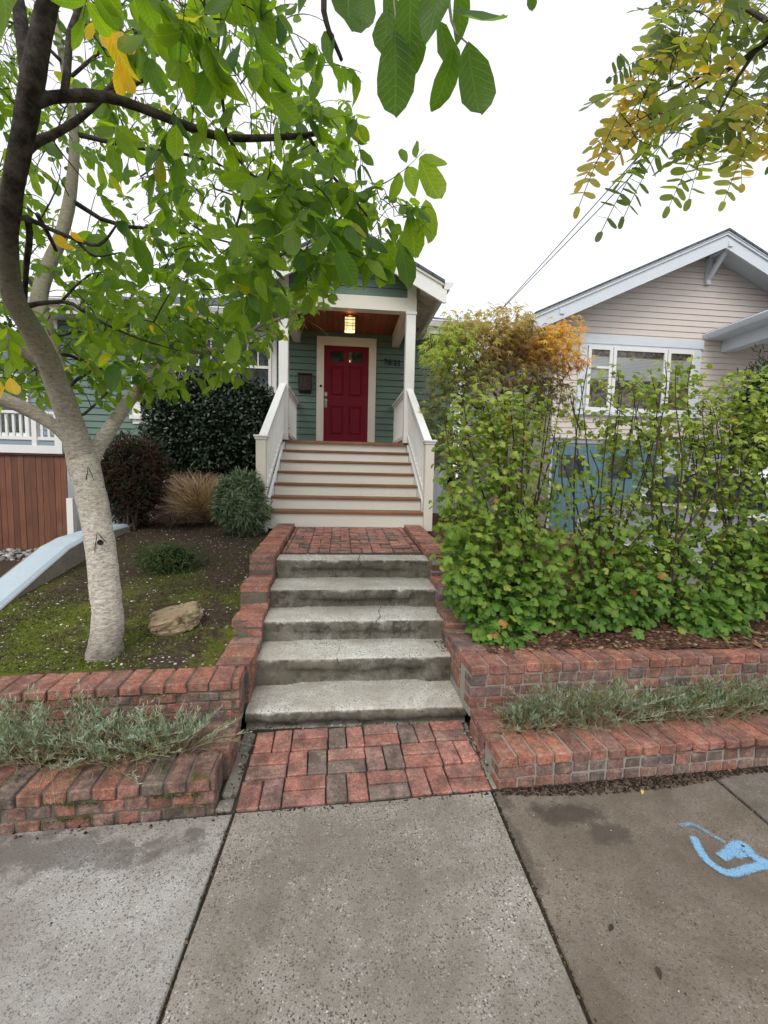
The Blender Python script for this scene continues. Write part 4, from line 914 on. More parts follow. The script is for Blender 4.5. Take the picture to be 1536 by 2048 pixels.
def limb(mb, tr, n=10, wob=.12, sm=2, skel=None, dk=(1, 1)):
    pts = [atY(x, y, Y) for x, y, Y, r in tr]; rad = [r for *_, r in tr]; P, R = smoothpath(pts, rad, sm); N_ = len(P)-1
    mb.tube(P, R, n, None, wob, tints=[(max(0, min(1, dk[0]+(dk[1]-dk[0])*i/N_)),)*3 for i in range(N_+1)])
    if skel is not None:
        q, _ = resample(P, R, .05); skel.extend(q)
    return P
skel = []; tk = MB()
limb(tk, [(208, 1335, 2.80, .125), (211, 1300, 2.78, .096), (216, 1250, 2.77, .085), (212, 1180, 2.78, .083), (203, 1110, 2.80, .082), (192, 1040, 2.83, .082), (178, 970, 2.87, .083), (164, 915, 2.92, .086), (150, 868, 2.99, .070), (130, 800, 3.1, .063), (110, 730, 3.25, .061), (90, 660, 3.4, .058), (74, 600, 3.5, .053), (95, 535, 3.62, .046), (125, 470, 3.7, .044), (142, 390, 3.82, .040), (150, 300, 3.95, .036), (146, 230, 4.05, .034), (128, 130, 4.15, .03), (108, 20, 4.3, .026), (90, -120, 4.5, .02), (80, -260, 4.7, .012)], 20, .10)
limb(tk, [(162, 915, 2.90, .070), (142, 850, 2.86, .066), (118, 780, 2.74, .060), (92, 710, 2.62, .056), (58, 650, 2.50, .052)], 16, .08)
limb(tk, [(178, 935, 2.93, .05), (192, 900, 3.0, .048), (215, 865, 3.1, .045), (250, 810, 3.25, .041), (290, 762, 3.4, .038), (340, 722, 3.6, .035), (363, 704, 3.7, .035), (385, 698, 3.75, .032), (430, 703, 3.85, .026), (480, 692, 3.9, .022), (500, 674, 3.95, .02), (506, 655, 4.0, .017), (560, 637, 4.1, .012), (610, 622, 4.15, .005)], 12, .12, 1, skel)
limb(tk, [(160, 905, 2.9, .045), (130, 868, 2.9, .040), (100, 845, 2.88, .038), (50, 815, 2.85, .040), (0, 795, 2.8, .038), (-80, 765, 2.75, .03), (-180, 700, 2.7, .018)], 12, .12, 1, skel)
limb(tk, [(90, 730, 3.25, .05), (55, 705, 3.2, .046), (0, 672, 3.1, .042), (-80, 610, 3.0, .03), (-150, 520, 2.9, .015)], 12, .1, 1, skel)
for z_, px_ in ((None, (196, 1085)), (None, (178, 965))):   # pruning scars
    c0 = atY(px_[0]+4, px_[1], 2.735 if px_[1] > 1000 else 2.80); n_ = 14
    tk.cur = (1, 1, 1)
trunk = tk.build('trunk', M_pale, tree, True)
M_knot = simple('dark_knot', (.02, .015, .01), 1)
def scar(segs, Yb, hole=None):
    sc = MB()
    if hole:
        q = atY(hole[0], hole[1], Yb-.0); ring = [(q.x+.019*math.cos(a), q.y-.002, q.z+.017*math.sin(a)) for a in np.linspace(0, 6.28, 15)[:-1]]
        sc.add([(q.x, q.y+.012, q.z)]+ring, [(0, (k+1) % 14+1, k+1) for k in range(14)])
    for a_, b_, dy in segs:
        P_ = [atY(a_[0]+(b_[0]-a_[0])*u+rnd.uniform(-1, 1), a_[1]+(b_[1]-a_[1])*u, Yb+dy*u) for u in (0, .2, .4, .6, .8, 1)]; sc.tube(P_, [.0008, .0022, .003, .0022, .002, .0008], 5)
    sc.build('branch_scar', M_knot, trunk)
scar([((189, 1106), (194, 1064), 0), ((194, 1064), (216, 1088), .012)], 2.722, (201, 1085)); scar([((172, 968), (176, 932), 0), ((176, 932), (188, 960), .004)], 2.80)
skel2 = []
lm = MB()
limb(lm, [(112, 765, 2.71, .056), (95, 718, 2.63, .057), (58, 650, 2.50, .053), (22, 592, 2.35, .047), (10, 500, 2.2, .043), (20, 400, 2.05, .039), (42, 290, 1.95, .037), (60, 195, 1.85, .039), (74, 110, 1.8, .035), (96, 0, 1.75, .030), (130, -120, 1.7, .03), (230, -220, 1.62, .024), (420, -230, 1.5, .018), (600, -150, 1.35, .014), (760, -130, 1.18, .011), (860, -80, 1.08, .008), (895, -10, 1.05, .005)], 14, .12, 2, skel2, (1.15, -1.6))
limb(lm, [(64, 190, 1.86, .03), (50, 110, 1.9, .026), (36, 0, 1.95, .022), (10, -150, 2.0, .012)], 10, .1, 1, skel2, (0, 0))
limb(lm, [(50, 210, 1.88, .03), (72, 204, 1.86, .022), (110, 192, 1.87, .0205), (200, 191, 1.9, .019), (250, 203, 1.95, .018), (330, 235, 2.0, .017), (400, 262, 2.07, .016), (450, 276, 2.12, .0155), (520, 277, 2.17, .014), (600, 272, 2.2, .012), (640, 266, 2.22, .010)], 10, .2, 1, skel2, (0, 0))
for tr in ([(618, 274, 2.2, .009), (650, 330, 2.22, .008), (672, 362, 2.25, .0075), (705, 394, 2.28, .007), (737, 436, 2.3, .004)], [(700, 392, 2.28, .005), (745, 378, 2.25, .0045), (785, 358, 2.2, .002), (820, 330, 2.2, .0014), (850, 298, 2.2, .001)],
           [(460, 278, 2.12, .009), (480, 322, 2.14, .008), (497, 346, 2.15, .007), (525, 362, 2.17, .0055), (560, 372, 2.2, .003)], [(495, 345, 2.15, .006), (484, 410, 2.15, .006), (470, 466, 2.15, .005), (505, 500, 2.15, .003)],
           [(452, 268, 2.1, .008), (447, 210, 2.0, .007), (436, 150, 1.9, .006), (415, 60, 1.8, .005), (405, -30, 1.75, .004)], [(128, 190, 1.86, .014), (136, 130, 1.9, .013), (138, 70, 1.93, .012), (152, 35, 1.95, .011), (170, -30, 2.0, .01), (240, -150, 2.0, .006)],
           [(40, 310, 1.97, .02), (72, 283, 2.0, .018), (110, 268, 2.03, .016), (165, 235, 2.08, .014), (218, 180, 2.15, .013), (248, 143, 2.2, .012), (268, 90, 2.25, .011), (288, -10, 2.3, .01), (330, -140, 2.3, .006)], [(210, 190, 2.13, .009), (260, 175, 2.2, .008), (305, 150, 2.25, .007), (340, 165, 2.3, .004)],
           [(20, 432, 2.08, .012), (60, 438, 2.1, .010), (110, 463, 2.12, .009), (150, 478, 2.13, .0085), (192, 494, 2.14, .007), (212, 480, 2.14, .006), (236, 446, 2.15, .004)], [(150, 478, 2.13, .006), (175, 505, 2.14, .005), (195, 515, 2.15, .004), (240, 505, 2.18, .003)],
           [(25, 615, 2.4, .016), (55, 612, 2.42, .013), (85, 605, 2.43, .011), (140, 603, 2.45, .010), (165, 622, 2.47, .009), (205, 645, 2.5, .008), (240, 662, 2.5, .007), (290, 682, 2.52, .005), (360, 702, 2.55, .002)], [(125, 601, 2.45, .007), (150, 572, 2.45, .006), (182, 548, 2.45, .004)],
           [(55, 435, 2.1, .014), (60, 470, 2.2, .013), (52, 530, 2.35, .013), (50, 605, 2.5, .012)], [(90, 686, 3.3, .010), (130, 667, 3.35, .009), (180, 660, 3.4, .008), (225, 648, 3.5, .005), (330, 700, 3.6, .004), (400, 690, 3.7, .003)],
           [(100, 710, 3.25, .014), (135, 708, 3.3, .012), (165, 722, 3.35, .010), (200, 722, 3.4, .005)], [(128, 790, 3.1, .012), (145, 765, 3.15, .011), (180, 742, 3.2, .010), (215, 735, 3.25, .006)], [(140, 820, 3.0, .012), (160, 835, 3.05, .01), (190, 810, 3.1, .008), (215, 785, 3.15, .005)],
           [(150, 268, 4.0, .02), (225, 286, 4.0, .018), (300, 300, 4.0, .016), (350, 303, 4.0, .014), (450, 330, 4.1, .008), (560, 400, 4.2, .003)], [(75, 430, 2.6, .012), (95, 465, 2.8, .012), (112, 500, 3.0, .011)], [(655, -40, 1.33, .009), (645, 10, 1.3, .008), (655, 55, 1.3, .007), (668, 85, 1.3, .006), (683, 120, 1.3, .005)],
           [(142, 400, 3.8, .02), (220, 450, 3.9, .016), (330, 460, 4.0, .012), (450, 480, 4.1, .007), (560, 520, 4.1, .003)], [(120, 120, 4.1, .014), (60, 60, 4.2, .012), (-40, 20, 4.3, .006)], [(135, 160, 4.1, .014), (250, 60, 4.2, .011), (380, 20, 4.3, .008), (500, -20, 4.3, .004)], [(80, 590, 3.5, .014), (30, 520, 3.6, .010), (-20, 430, 3.7, .006)]):
    limb(lm, tr, 7, .15, 1, skel2, (.0, .0))
skel += skel2
WL = Leaves(); RA = MB()
G1, G2, G3, GY, GD = (.095, .185, .017), (.185, .295, .020), (.035, .095, .022), (.62, .42, .03), (.03, .062, .02)
def wcol(dark=0.0):
    u = rnd.random(); c = cmix(G1, G2, rnd.random()**.7) if u < .58 else cmix(G1, G3, rnd.random()); c = cmix(c, GD, dark*rnd.random())
    if rnd.random() < .012: c = cmix(c, (.5, .42, .03), .7)
    return c
def compound(mb, p, d, L, ll, pairs=3, dark=0, facing=.5, col=None):
    """a pinnate leaf hanging from p: rachis + opposite leaflets + end leaflet"""
    d = d.normalized(); side = d.cross(Vector((0, 0, 1)))
    if side.length < .2: side = d.cross(Vector((0, 1, 0)))+rv(.3)
    side.normalize(); P = []; droop = rnd.uniform(.25, .6)
    for k in range(7):
        u = k/6; P.append(p+d*(L*u)+Vector((0, 0, -droop*L*u*u)))
    RA.tube(P, [.0018]*4+[.0012]*3, 3, cap=False)
    nrm = (Vector((0, 0, 1))*.6-Vector(fw)*facing+rv(.25)).normalized(); base = col or wcol(dark)
    for k in range(pairs+1):
        u = .35+.65*k/pairs; i = min(5, int(u*6)); q = P[i].lerp(P[i+1], u*6-i); ax = (P[i+1]-P[i]).normalized()
        for s in ((-1, 1) if k < pairs else (0,)):
            if s and rnd.random() < .06: continue
            dr = (ax*rnd.uniform(.35, .7)+side*s*rnd.uniform(.6, 1.0)+Vector((0, 0, -rnd.uniform(-.1, .85))) if s else ax+Vector((0, 0, -.5)))+rv(.15)
            l = ll*rnd.uniform(.8, 1.15)*(.72+.35*u); n = (nrm+side*s*rnd.uniform(-.2, .5)+rv(.35)).normalized()
            e = q+dr.normalized()*l; X_, Y_ = pix(e); mx = (X_+pix(q)[0])/2
            if max(X_, mx) > edge(Y_)+12 or Y_ > 850: continue
            if q.y < 2.2 and X_ < 640 and Y_ > 120 and abs(Y_-np.interp(X_, [60, 200, 330, 450, 640], [195, 190, 235, 275, 268])) < 30: continue
            WL.add(q, dr.normalized(), n, l, cmix(base, wcol(dark), .5))
def edge(y):
    pts = [(-80, 540), (0, 590), (60, 590), (120, 625), (180, 715), (230, 740), (300, 735), (340, 770), (380, 820), (420, 855), (480, 855), (530, 825), (565, 790), (590, 705), (610, 660), (640, 610), (680, 570), (720, 540), (760, 510), (790, 400), (830, 260)]
    for (a, xa), (b, xb) in zip(pts, pts[1:]):
        if a <= y <= b: return xa+(xb-xa)*(y-a)/(b-a)
    return 100
tg = []
def layer(n, Ya, Yb, L, ll, pairs, ylo=-90, yhi=800, xlo=-90, shrink=0.0, dark=0.0, fac=.5, dens=None):
    k = 0; tries = 0
    while k < n and tries < n*30:
        tries += 1; y = rnd.uniform(ylo, yhi); Y = rnd.uniform(Ya, Yb); drop = L*.8*876/Y*.5
        x = rnd.uniform(xlo, 830)
        if x > edge(y)-shrink: continue
        if dens and rnd.random() > dens(x, y): continue
        p = atY(x, y-drop, Y); d = Vector((rnd.uniform(-.6, 1), rnd.uniform(-1, .6), rnd.uniform(-.5, .3)))
        e = pix(p+d.normalized()*L*1.2)
        if e[0] > edge(e[1])-6 or pix(p)[0] > edge(pix(p)[1]) or e[1] > 835: continue
        tg.append((p, d, L*rnd.uniform(.8, 1.15), ll*rnd.uniform(.85, 1.15), pairs, dark, fac)); k += 1
gap = lambda x, y: .22+.78*min(1, max(0, noise.noise(Vector((x*.008, y*.008, 2.2)))*2.2+.55))
layer(560, 3.3, 5.2, .24, .078, 3, -90, 800, -90, 8, .15, .5, gap)
layer(100, 3.2, 4.3, .22, .080, 3, 540, 810, -90, 6, .1, .6)
layer(85, 2.3, 3.2, .25, .098, 3, -60, 700, -60, 12, .1, .6, gap)
layer(28, 2.0, 2.6, .22, .105, 3, 220, 560, 480, 12, .0, .8)
layer(14, 2.2, 3.0, .24, .095, 3, 520, 700, 40, 12, .0, .7)
layer(75, 2.9, 3.9, .22, .085, 3, 590, 810, 40, 8, 0, .7)
layer(32, 1.9, 2.3, .25, .112, 3, -60, 600, 160, 12, 0, .8)
layer(12, 1.3, 1.6, .22, .095, 3, -80, 60, 160, 60, 0, .7)
# sprays at the drooping outer ends of the traced branches
for (x, y, Y, n, sp) in ((735, 425, 2.3, 9, 60), (640, 255, 2.2, 6, 45), (560, 372, 2.2, 5, 45), (500, 500, 2.15, 5, 45), (785, 430, 2.25, 4, 30), (600, 640, 4.1, 6, 40), (360, 690, 2.6, 4, 40), (640, 130, 1.9, 5, 40), (560, 60, 1.7, 5, 45)):
    for k in range(n):
        p = atY(x+rnd.uniform(-sp, sp*.6), y+rnd.uniform(-sp*.8, sp*.2), Y+rnd.uniform(-.12, .12)); tg.append((p, Vector((rnd.uniform(-.5, 1), rnd.uniform(-1, .3), rnd.uniform(-.6, .3))), rnd.uniform(.16, .24), .085, 3, 0, .8))
grow(lm, skel, [t_[0] for t_ in tg], .007, .0022, .12)
for p, d, L, ll, pairs, dark, fac in tg: compound(lm, p, d, L, ll, pairs, dark, fac)
def hand(bx_, by_, tx, ty, w, Y, col=None, tw=0.0):
    a, b_ = atY(bx_, by_, Y), atY(tx, ty, Y+rnd.uniform(-.03, .03)); l = (b_-a).length
    n = (-Vector(fw)+rv(.15)+Vector((tw, 0, .25))).normalized(); WL.add(a, b_-a, n, l*1.02, col or wcol()); return a
for h in ((790, 60, 790, 192, 44, 1.05), (838, 60, 838, 132, 40, 1.07), (872, -45, 868, 96, 70, .98), (905, 95, 898, 202, 34, 1.05), (935, 85, 966, 220, 60, 1.0), (905, 20, 1012, 42, 40, 1.0), (776, 15, 764, 122, 40, 1.1), (1062, -40, 1066, 20, 20, 1.0), (915, -40, 945, 50, 50, 1.02), (820, -40, 815, 82, 60, 1.02), (880, 40, 905, 150, 40, 1.08), (700, -40, 690, 60, 50, 1.3), (660, 60, 640, 110, 40, 1.3), (610, -30, 606, 32, 45, 1.3), (740, -30, 715, 55, 40, 1.2), (770, -20, 800, 30, 40, 1.15)): hand(*h, cmix(G1, G3, .5))
for h in ((838, 320, 893, 312, 30, 2.2), (840, 320, 884, 392, 36, 2.18), (815, 332, 838, 392, 34, 2.2), (798, 345, 797, 384, 18, 2.2), (812, 326, 803, 296, 20, 2.2), (832, 316, 828, 280, 18, 2.2), (778, 478, 778, 552, 36, 2.2), (800, 490, 826, 568, 38, 2.18), (694, 492, 678, 578, 34, 2.15), (712, 488, 724, 545, 32, 2.15), (690, 420, 745, 480, 40, 2.2), (850, 400, 868, 475, 36, 2.2), (820, 430, 832, 500, 44, 2.15), (555, 395, 600, 470, 40, 2.15), (468, 530, 430, 575, 40, 2.1), (500, 585, 498, 650, 44, 2.05), (515, 560, 548, 620, 36, 2.1), (225, 728, 228, 785, 38, 2.3), (0, -30, 25, 90, 75, 1.2)): hand(*h)
for h in ((218, 60, 236, 150, 28, 1.9), (236, 120, 240, 178, 22, 1.9), (244, 138, 265, 186, 18, 1.9), (205, 55, 225, 100, 20, 1.92), (235, 60, 250, 110, 16, 1.92), (190, 45, 170, 75, 12, 1.95), (110, 470, 128, 500, 16, 2.1), (140, 466, 168, 482, 14, 2.1), (375, 612, 385, 622, 8, 2.6), (300, 650, 308, 665, 8, 2.5), (20, 755, 26, 790, 20, 2.6), (0, 765, 6, 800, 18, 2.6)): hand(*h, cmix((.62, .40, .03), (.5, .42, .05), rnd.random()))
# hanging twig that carries the big leaves at the top of the picture
limb(lm, [(760, -130, 1.18, .004), (785, -30, 1.1, .003), (793, 60, 1.06, .0015)], 5, 0, 1); limb(lm, [(895, -20, 1.05, .004), (905, 60, 1.05, .003), (934, 86, 1.0, .0015)], 5, 0, 1)
lm.build('limbs', M_pale, tree, True)
cr_ = WL.build('crown', T_walnut, M_wleaf, tree); RA.build('leaf_stalks', simple('leaf_stalk', (.13, .19, .05), .6), cr_)

# ================================================================= pinnate-leaved tree reaching in from the right
M_lleaf = leafmat('locust_leaf', .55, .5, False, .3, (2.0, 1.9, 1.0))
lt = thing('locust_tree', (3.2, -2.2, -.02), 'slender tree by the kerb whose drooping pinnate yellowing leaves hang in at the upper right', 'tree')
lb_ = MB(); lsk = []
def limb3(mb, pts, rad, n=10, sk=None, wob=.1):
    P, R = smoothpath([Vector(p) for p in pts], rad, 2); mb.tube(P, R, n, None, wob)
    if sk is not None: sk.extend(resample(P, R, .05)[0])
e1 = atY(1560, 60, 1.45)
limb3(lb_, [(3.2, -2.2, -.05), (3.22, -2.2, 1.2), (3.15, -2.1, 2.4), (3.1, -1.7, 3.3), (3.0, -1.2, 4.2), (3.0, -1.0, 5.2)], [.13, .11, .10, .085, .06, .02], 14)
limb3(lb_, [(3.12, -1.9, 2.8), (2.95, -1.0, 3.2), (2.6, .2, 3.3), (2.2, 1.0, 3.25), tuple(e1)], [.07, .055, .04, .028, .016], 10)
lb_.build('trunk', M_dark, lt, True); lb_ = MB()
for tr in ([(1560, 60, 1.45, .014), (1500, 110, 1.5, .009), (1440, 150, 1.5, .007), (1410, 130+15, 1.5, .005), (1370, 175, 1.52, .004)], [(1510, 105, 1.5, .007), (1465, 170, 1.5, .005), (1450, 200, 1.5, .004), (1430, 240, 1.5, .003)], [(1440, 150, 1.5, .004), (1395, 148, 1.5, .003), (1340, 180, 1.48, .0025), (1285, 208, 1.45, .0015)],
           [(1560, 60, 1.45, .01), (1570, 160, 1.4, .007), (1540, 230, 1.4, .004), (1500, 270, 1.4, .002)], [(1560, 60, 1.45, .01), (1500, 20, 1.6, .007), (1430, -10, 1.65, .004), (1370, 30, 1.65, .002)], [(1440, 150, 1.5, .004), (1350, 200, 1.4, .003), (1260, 250, 1.35, .0015)]):
    limb(lb_, tr, 6, .1, 1, lsk)
LL2 = Leaves()
def pinn(p, d, L, ll, n, col):
    d = d.normalized(); nrm = (-Vector(fw)*.8+Vector((0, 0, .5))+rv(.35)).normalized(); side = d.cross(nrm).normalized(); P = []
    for k in range(8): u = k/7; P.append(p+d*(L*u)+Vector((0, 0, -.18*L*u*u)))
    lb_.tube(P, [.0013]*8, 3, (.8, 1.2, .4), cap=False)
    for k in range(n+1):
        u = .12+.88*k/n; i = min(6, int(u*7)); q = P[i].lerp(P[i+1], u*7-i); ax = (P[i+1]-P[i]).normalized()
        for s in ((-1, 1) if k < n else (0,)):
            if s and rnd.random() < .05: continue
            LL2.add(q, (ax*rnd.uniform(.15, .5)+side*s+rv(.12)) if s else ax, nrm+rv(.3), ll*rnd.uniform(.85, 1.1)*(1 if u < .85 else .85), cmix(col, (.16, .20, .045), rnd.random()*.4))
tg2 = []
OL = [(.17, .23, .04), (.26, .29, .045), (.08, .13, .04), (.36, .31, .05), (.52, .36, .06), (.11, .17, .045)]
def lreg(x, y):
    left = np.interp(y, [-60, 0, 60, 120, 180, 300, 380, 440], [1340, 1320, 1290, 1260, 1230, 1190, 1250, 1400]); return x > left
for (bx_, by_, tx, ty, Y, c) in ((1300, 165, 1178, 180, 1.3, 0), (1240, 225, 1160, 375, 1.3, 3), (1300, 290, 1205, 425, 1.3, 2), (1275, 230, 1165, 330, 1.35, 4), (1340, 25, 1318, 95, 1.6, 2), (1360, 60, 1300, 150, 1.6, 2), (1350, 240, 1240, 330, 1.35, 0), (1330, 280, 1250, 400, 1.35, 2), (1420, 260, 1380, 370, 1.4, 0), (1500, 280, 1450, 375, 1.4, 1), (1330, 210, 1230, 290, 1.4, 4), (1400, 290, 1340, 385, 1.4, 0), (1380, 20, 1345, 130, 1.6, 5), (1420, 60, 1370, 150, 1.5, 1), (1290, 190, 1220, 260, 1.4, 3)):
    a, b_ = atY(bx_, by_, Y), atY(tx, ty, Y-.05); tg2.append((a, b_-a, (b_-a).length, .047, 7 if (b_-a).length > .15 else 5, OL[c]))
k = 0
while k < 105:
    x, y = rnd.uniform(1250, 1640), rnd.uniform(-80, 290)
    if not lreg(x-40, y+30): continue
    Y = rnd.uniform(1.35, 2.1); tg2.append((atY(x, y, Y), Vector((rnd.uniform(-1, -.1), rnd.uniform(-.5, .4), rnd.uniform(-1, .1))), rnd.uniform(.13, .21), .050, rnd.choice((5, 6, 7)), rnd.choice(OL))); k += 1
grow(lb_, lsk, [t_[0] for t_ in tg2], .004, .0012, .06)
for a in tg2: pinn(*a)
lb_.build('limbs', M_dark, lt, True); LL2.build('crown', T_locust, M_lleaf, lt)
# ================================================================= leafy shrubs on the right (lobed leaves)
M_cleaf = leafmat('lobed_leaf', .30, .5, True, .35, (1.5, 1.5, .5)); M_twig = simple('brown_twig', (.06, .04, .03), .8, n=30, var=.5)
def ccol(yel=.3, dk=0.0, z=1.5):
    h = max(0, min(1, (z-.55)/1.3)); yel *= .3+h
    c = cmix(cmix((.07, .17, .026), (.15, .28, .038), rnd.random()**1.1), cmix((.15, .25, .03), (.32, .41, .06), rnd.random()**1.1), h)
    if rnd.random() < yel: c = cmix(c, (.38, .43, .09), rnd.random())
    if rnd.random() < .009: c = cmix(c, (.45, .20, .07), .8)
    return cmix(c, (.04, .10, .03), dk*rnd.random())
SHR = []
def currant(label, base, traces, lobes, nl, ll=.062, tipbare=0, dk=.4, seedstems=6):
    """base: metric point; traces: stems in photo pixels with depth; lobes: (centre, radii, number of leaves)"""
    r = thing('lobed_leaf_shrub', base, label, 'shrub', 'leafy deciduous shrubs behind the right brick wall')
    st_ = MB(); sk = []; L = Leaves()
    traces = list(traces)+[[(pix(base)[0]+rnd.uniform(-35, 35), 1120, 3.1), (pix(base)[0]+a_*.6, 950, 3.15), (pix(base)[0]+a_+rnd.uniform(-15, 15), rnd.uniform(740, 860), 3.2)] for a_ in (-80, -45, -10, 30, 65, 95)]
    for tr in traces:
        pts = [Vector(base)+Vector((rnd.uniform(-.05, .05), rnd.uniform(-.05, .05), 0))] if tr[0] != 'free' else []
        tr = tr[1:] if tr[0] == 'free' else tr
        pts += [atY(x, y, Y) for x, y, Y in tr]; n = len(pts); rad = [(.0085 if len(pts) > len(tr) else .005)*(1-.8*k/(n-1))+.0012 for k in range(n)]
        P, R = smoothpath(pts, rad, 2); st_.tube(P, R, 6, None, .15); q, _ = resample(P, R, .035); sk.extend(q)
        for k, s in enumerate(q):               # leaves borne straight on the stem, denser upward
            u = k/len(q)
            if u < .18 or rnd.random() > nl: continue
            d = Vector((rnd.gauss(0, 1), rnd.gauss(-.3, 1), rnd.gauss(.1, .35))).normalized(); p = s+d*rnd.uniform(.02, .05)
            st_.tube([s, p], .001, 3, (.6, 1, .4), cap=False); L.add(p, (d+Vector((0, 0, -.25))), Vector((0, 0, 1))+rv(.3)+Vector((0, -.25, 0)), ll*rnd.uniform(.45, .95), ccol(.5, 0, p.z))
    tgt = []
    for (c, rr, n) in lobes:
        c = Vector(c)
        for k in range(int(n*(1.35 if c.x < 1.75 else (1.6 if c.z < 1.2 else 1.9)))):
            v = rv(1).normalized(); rad_ = rnd.random()**.33; bump_ = 1+.25*noise.noise(Vector((v.x*2+c.x, v.y*2, v.z*2+c.z)))
            bump_ *= rnd.choice((.85, 1, 1, 1.12, 1.3)) if rnd.random() < .35 else 1; p = c+Vector((v.x*rr[0], v.y*rr[1], v.z*rr[2]))*(rad_*bump_)
            if v.y > .5 and rnd.random() < .6: continue
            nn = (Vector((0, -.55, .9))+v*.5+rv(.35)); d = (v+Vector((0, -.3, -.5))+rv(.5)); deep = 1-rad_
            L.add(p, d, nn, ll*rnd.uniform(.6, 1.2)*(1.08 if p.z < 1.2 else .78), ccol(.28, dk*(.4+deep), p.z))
            if k % 9 == 0: tgt.append(p)
    if tgt: grow(st_, sk, tgt, .004, .0014, .05, 4)
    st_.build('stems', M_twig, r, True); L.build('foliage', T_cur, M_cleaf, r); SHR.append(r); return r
B = lambda x, y, Y: tuple(atY(x, y, Y))
def lob(x, y, Y, wx, hz, dy, n): p = atY(x, y, Y); return ((p.x, p.y, p.z), (wx*Y/876/2, dy, hz*Y/876/2), n)
currant('dense tall bright green shrub spilling over the brick beside the concrete steps', B(1040, 1290, 3.05), [
    [(1000, 1100, 3.1), (940, 900, 3.15), (925, 790, 3.15)], [(1010, 1000, 3.1), (985, 850, 3.1), (960, 765, 3.15)], [(1040, 1000, 3.0), (1050, 850, 3.0), (1045, 745, 3.05)], [(1060, 1050, 3.1), (1090, 900, 3.1), (1105, 790, 3.1)], [(960, 1150, 2.95), (915, 1000, 3.0), (890, 850, 3.05)], [(1080, 1100, 3.05), (1110, 950, 3.1), (1120, 870, 3.1)],
    [(1010, 1100, 3.2), (1010, 900, 3.25), (1000, 800, 3.3)]], [
    lob(985, 1010, 3.15, 215, 480, .28, 900), lob(1010, 1200, 3.0, 200, 190, .22, 420), lob(1040, 920, 3.2, 180, 300, .25, 330), lob(935, 960, 3.1, 130, 330, .22, 330), lob(1010, 1265, 2.80, 130, 90, .12, 130), lob(1060, 1170, 3.0, 120, 230, .2, 220), lob(930, 1130, 2.95, 90, 190, .16, 150), lob(1000, 820, 3.2, 180, 120, .22, 140)], .55)
currant('open shrub with thin upright stems and a low leafy skirt, second from the concrete steps', B(1185, 1285, 3.0), [
    [(1150, 1100, 3.1), (1147, 1000, 3.1), (1152, 862, 3.1), (1166, 780, 3.1), (1176, 728, 3.1)], [(1155, 1150, 3.0), (1190, 1060, 2.95), (1240, 1020, 2.95)], [(1215, 1150, 3.05), (1270, 1080, 3.05), (1300, 1045, 3.05), (1345, 1028, 3.05)], [(1240, 1120, 3.1), (1256, 1020, 3.15), (1290, 940, 3.2), (1305, 870, 3.2), (1320, 800, 3.2)],
    [(1170, 1050, 3.2), (1205, 960, 3.2), (1180, 900, 3.2)], [(1235, 1080, 3.15), (1250, 950, 3.2), (1262, 860, 3.2), (1270, 800, 3.2)], [(1220, 1100, 3.2), (1225, 900, 3.3), (1240, 790, 3.3), (1235, 740, 3.3)], [(1190, 1120, 3.0), (1130, 1010, 3.05), (1120, 930, 3.05), (1135, 870, 3.05)], [(1220, 1120, 3.3), (1290, 960, 3.3), (1320, 820, 3.35), (1300, 740, 3.4)],
    ['free', (1160, 860, 3.1), (1145, 815, 3.1), (1140, 790, 3.1)], ['free', (1300, 880, 3.2), (1250, 830, 3.2), (1200, 790, 3.2)]], [
    lob(1235, 1190, 3.0, 190, 200, .22, 360), lob(1160, 1230, 2.95, 120, 120, .18, 150), lob(1290, 1150, 3.05, 110, 200, .18, 150), lob(1240, 830, 3.3, 190, 200, .25, 150), lob(1270, 970, 3.3, 150, 200, .25, 120), lob(1150, 1060, 3.1, 120, 260, .2, 110), lob(1220, 1050, 3.15, 130, 160, .2, 60)], .62)
currant('open shrub with a long bare stem leaning right, third from the concrete steps', B(1335, 1265, 3.05), [
    [(1342, 1180, 3.0), (1352, 1080, 3.0), (1356, 1000, 3.0), (1367, 930, 3.0), (1358, 860, 3.0), (1350, 800, 3.0), (1352, 730, 3.0)], [(1338, 1110, 2.95), (1400, 1015, 2.9), (1475, 935, 2.85), (1535, 860, 2.8)], [(1375, 1180, 3.1), (1368, 1100, 3.15), (1390, 1000, 3.2), (1395, 900, 3.2), (1370, 800, 3.2), (1385, 710, 3.2)],
    [(1330, 1150, 3.1), (1300, 1050, 3.1), (1310, 900, 3.15), (1335, 780, 3.2), (1330, 720, 3.2)], [(1350, 1150, 3.1), (1430, 1000, 3.2), (1440, 880, 3.3), (1420, 790, 3.3)], ['free', (1395, 1060, 3.0), (1420, 1020, 3.0), (1450, 900, 3.0), (1430, 830, 3.0)]], [
    lob(1340, 960, 3.25, 140, 280, .25, 150), lob(1370, 830, 3.3, 170, 190, .25, 170), lob(1330, 770, 3.3, 100, 110, .2, 55), lob(1350, 1200, 3.1, 90, 100, .15, 50), lob(1420, 950, 3.3, 130, 180, .2, 110), lob(1360, 1090, 3.15, 170, 120, .2, 110)], .62)
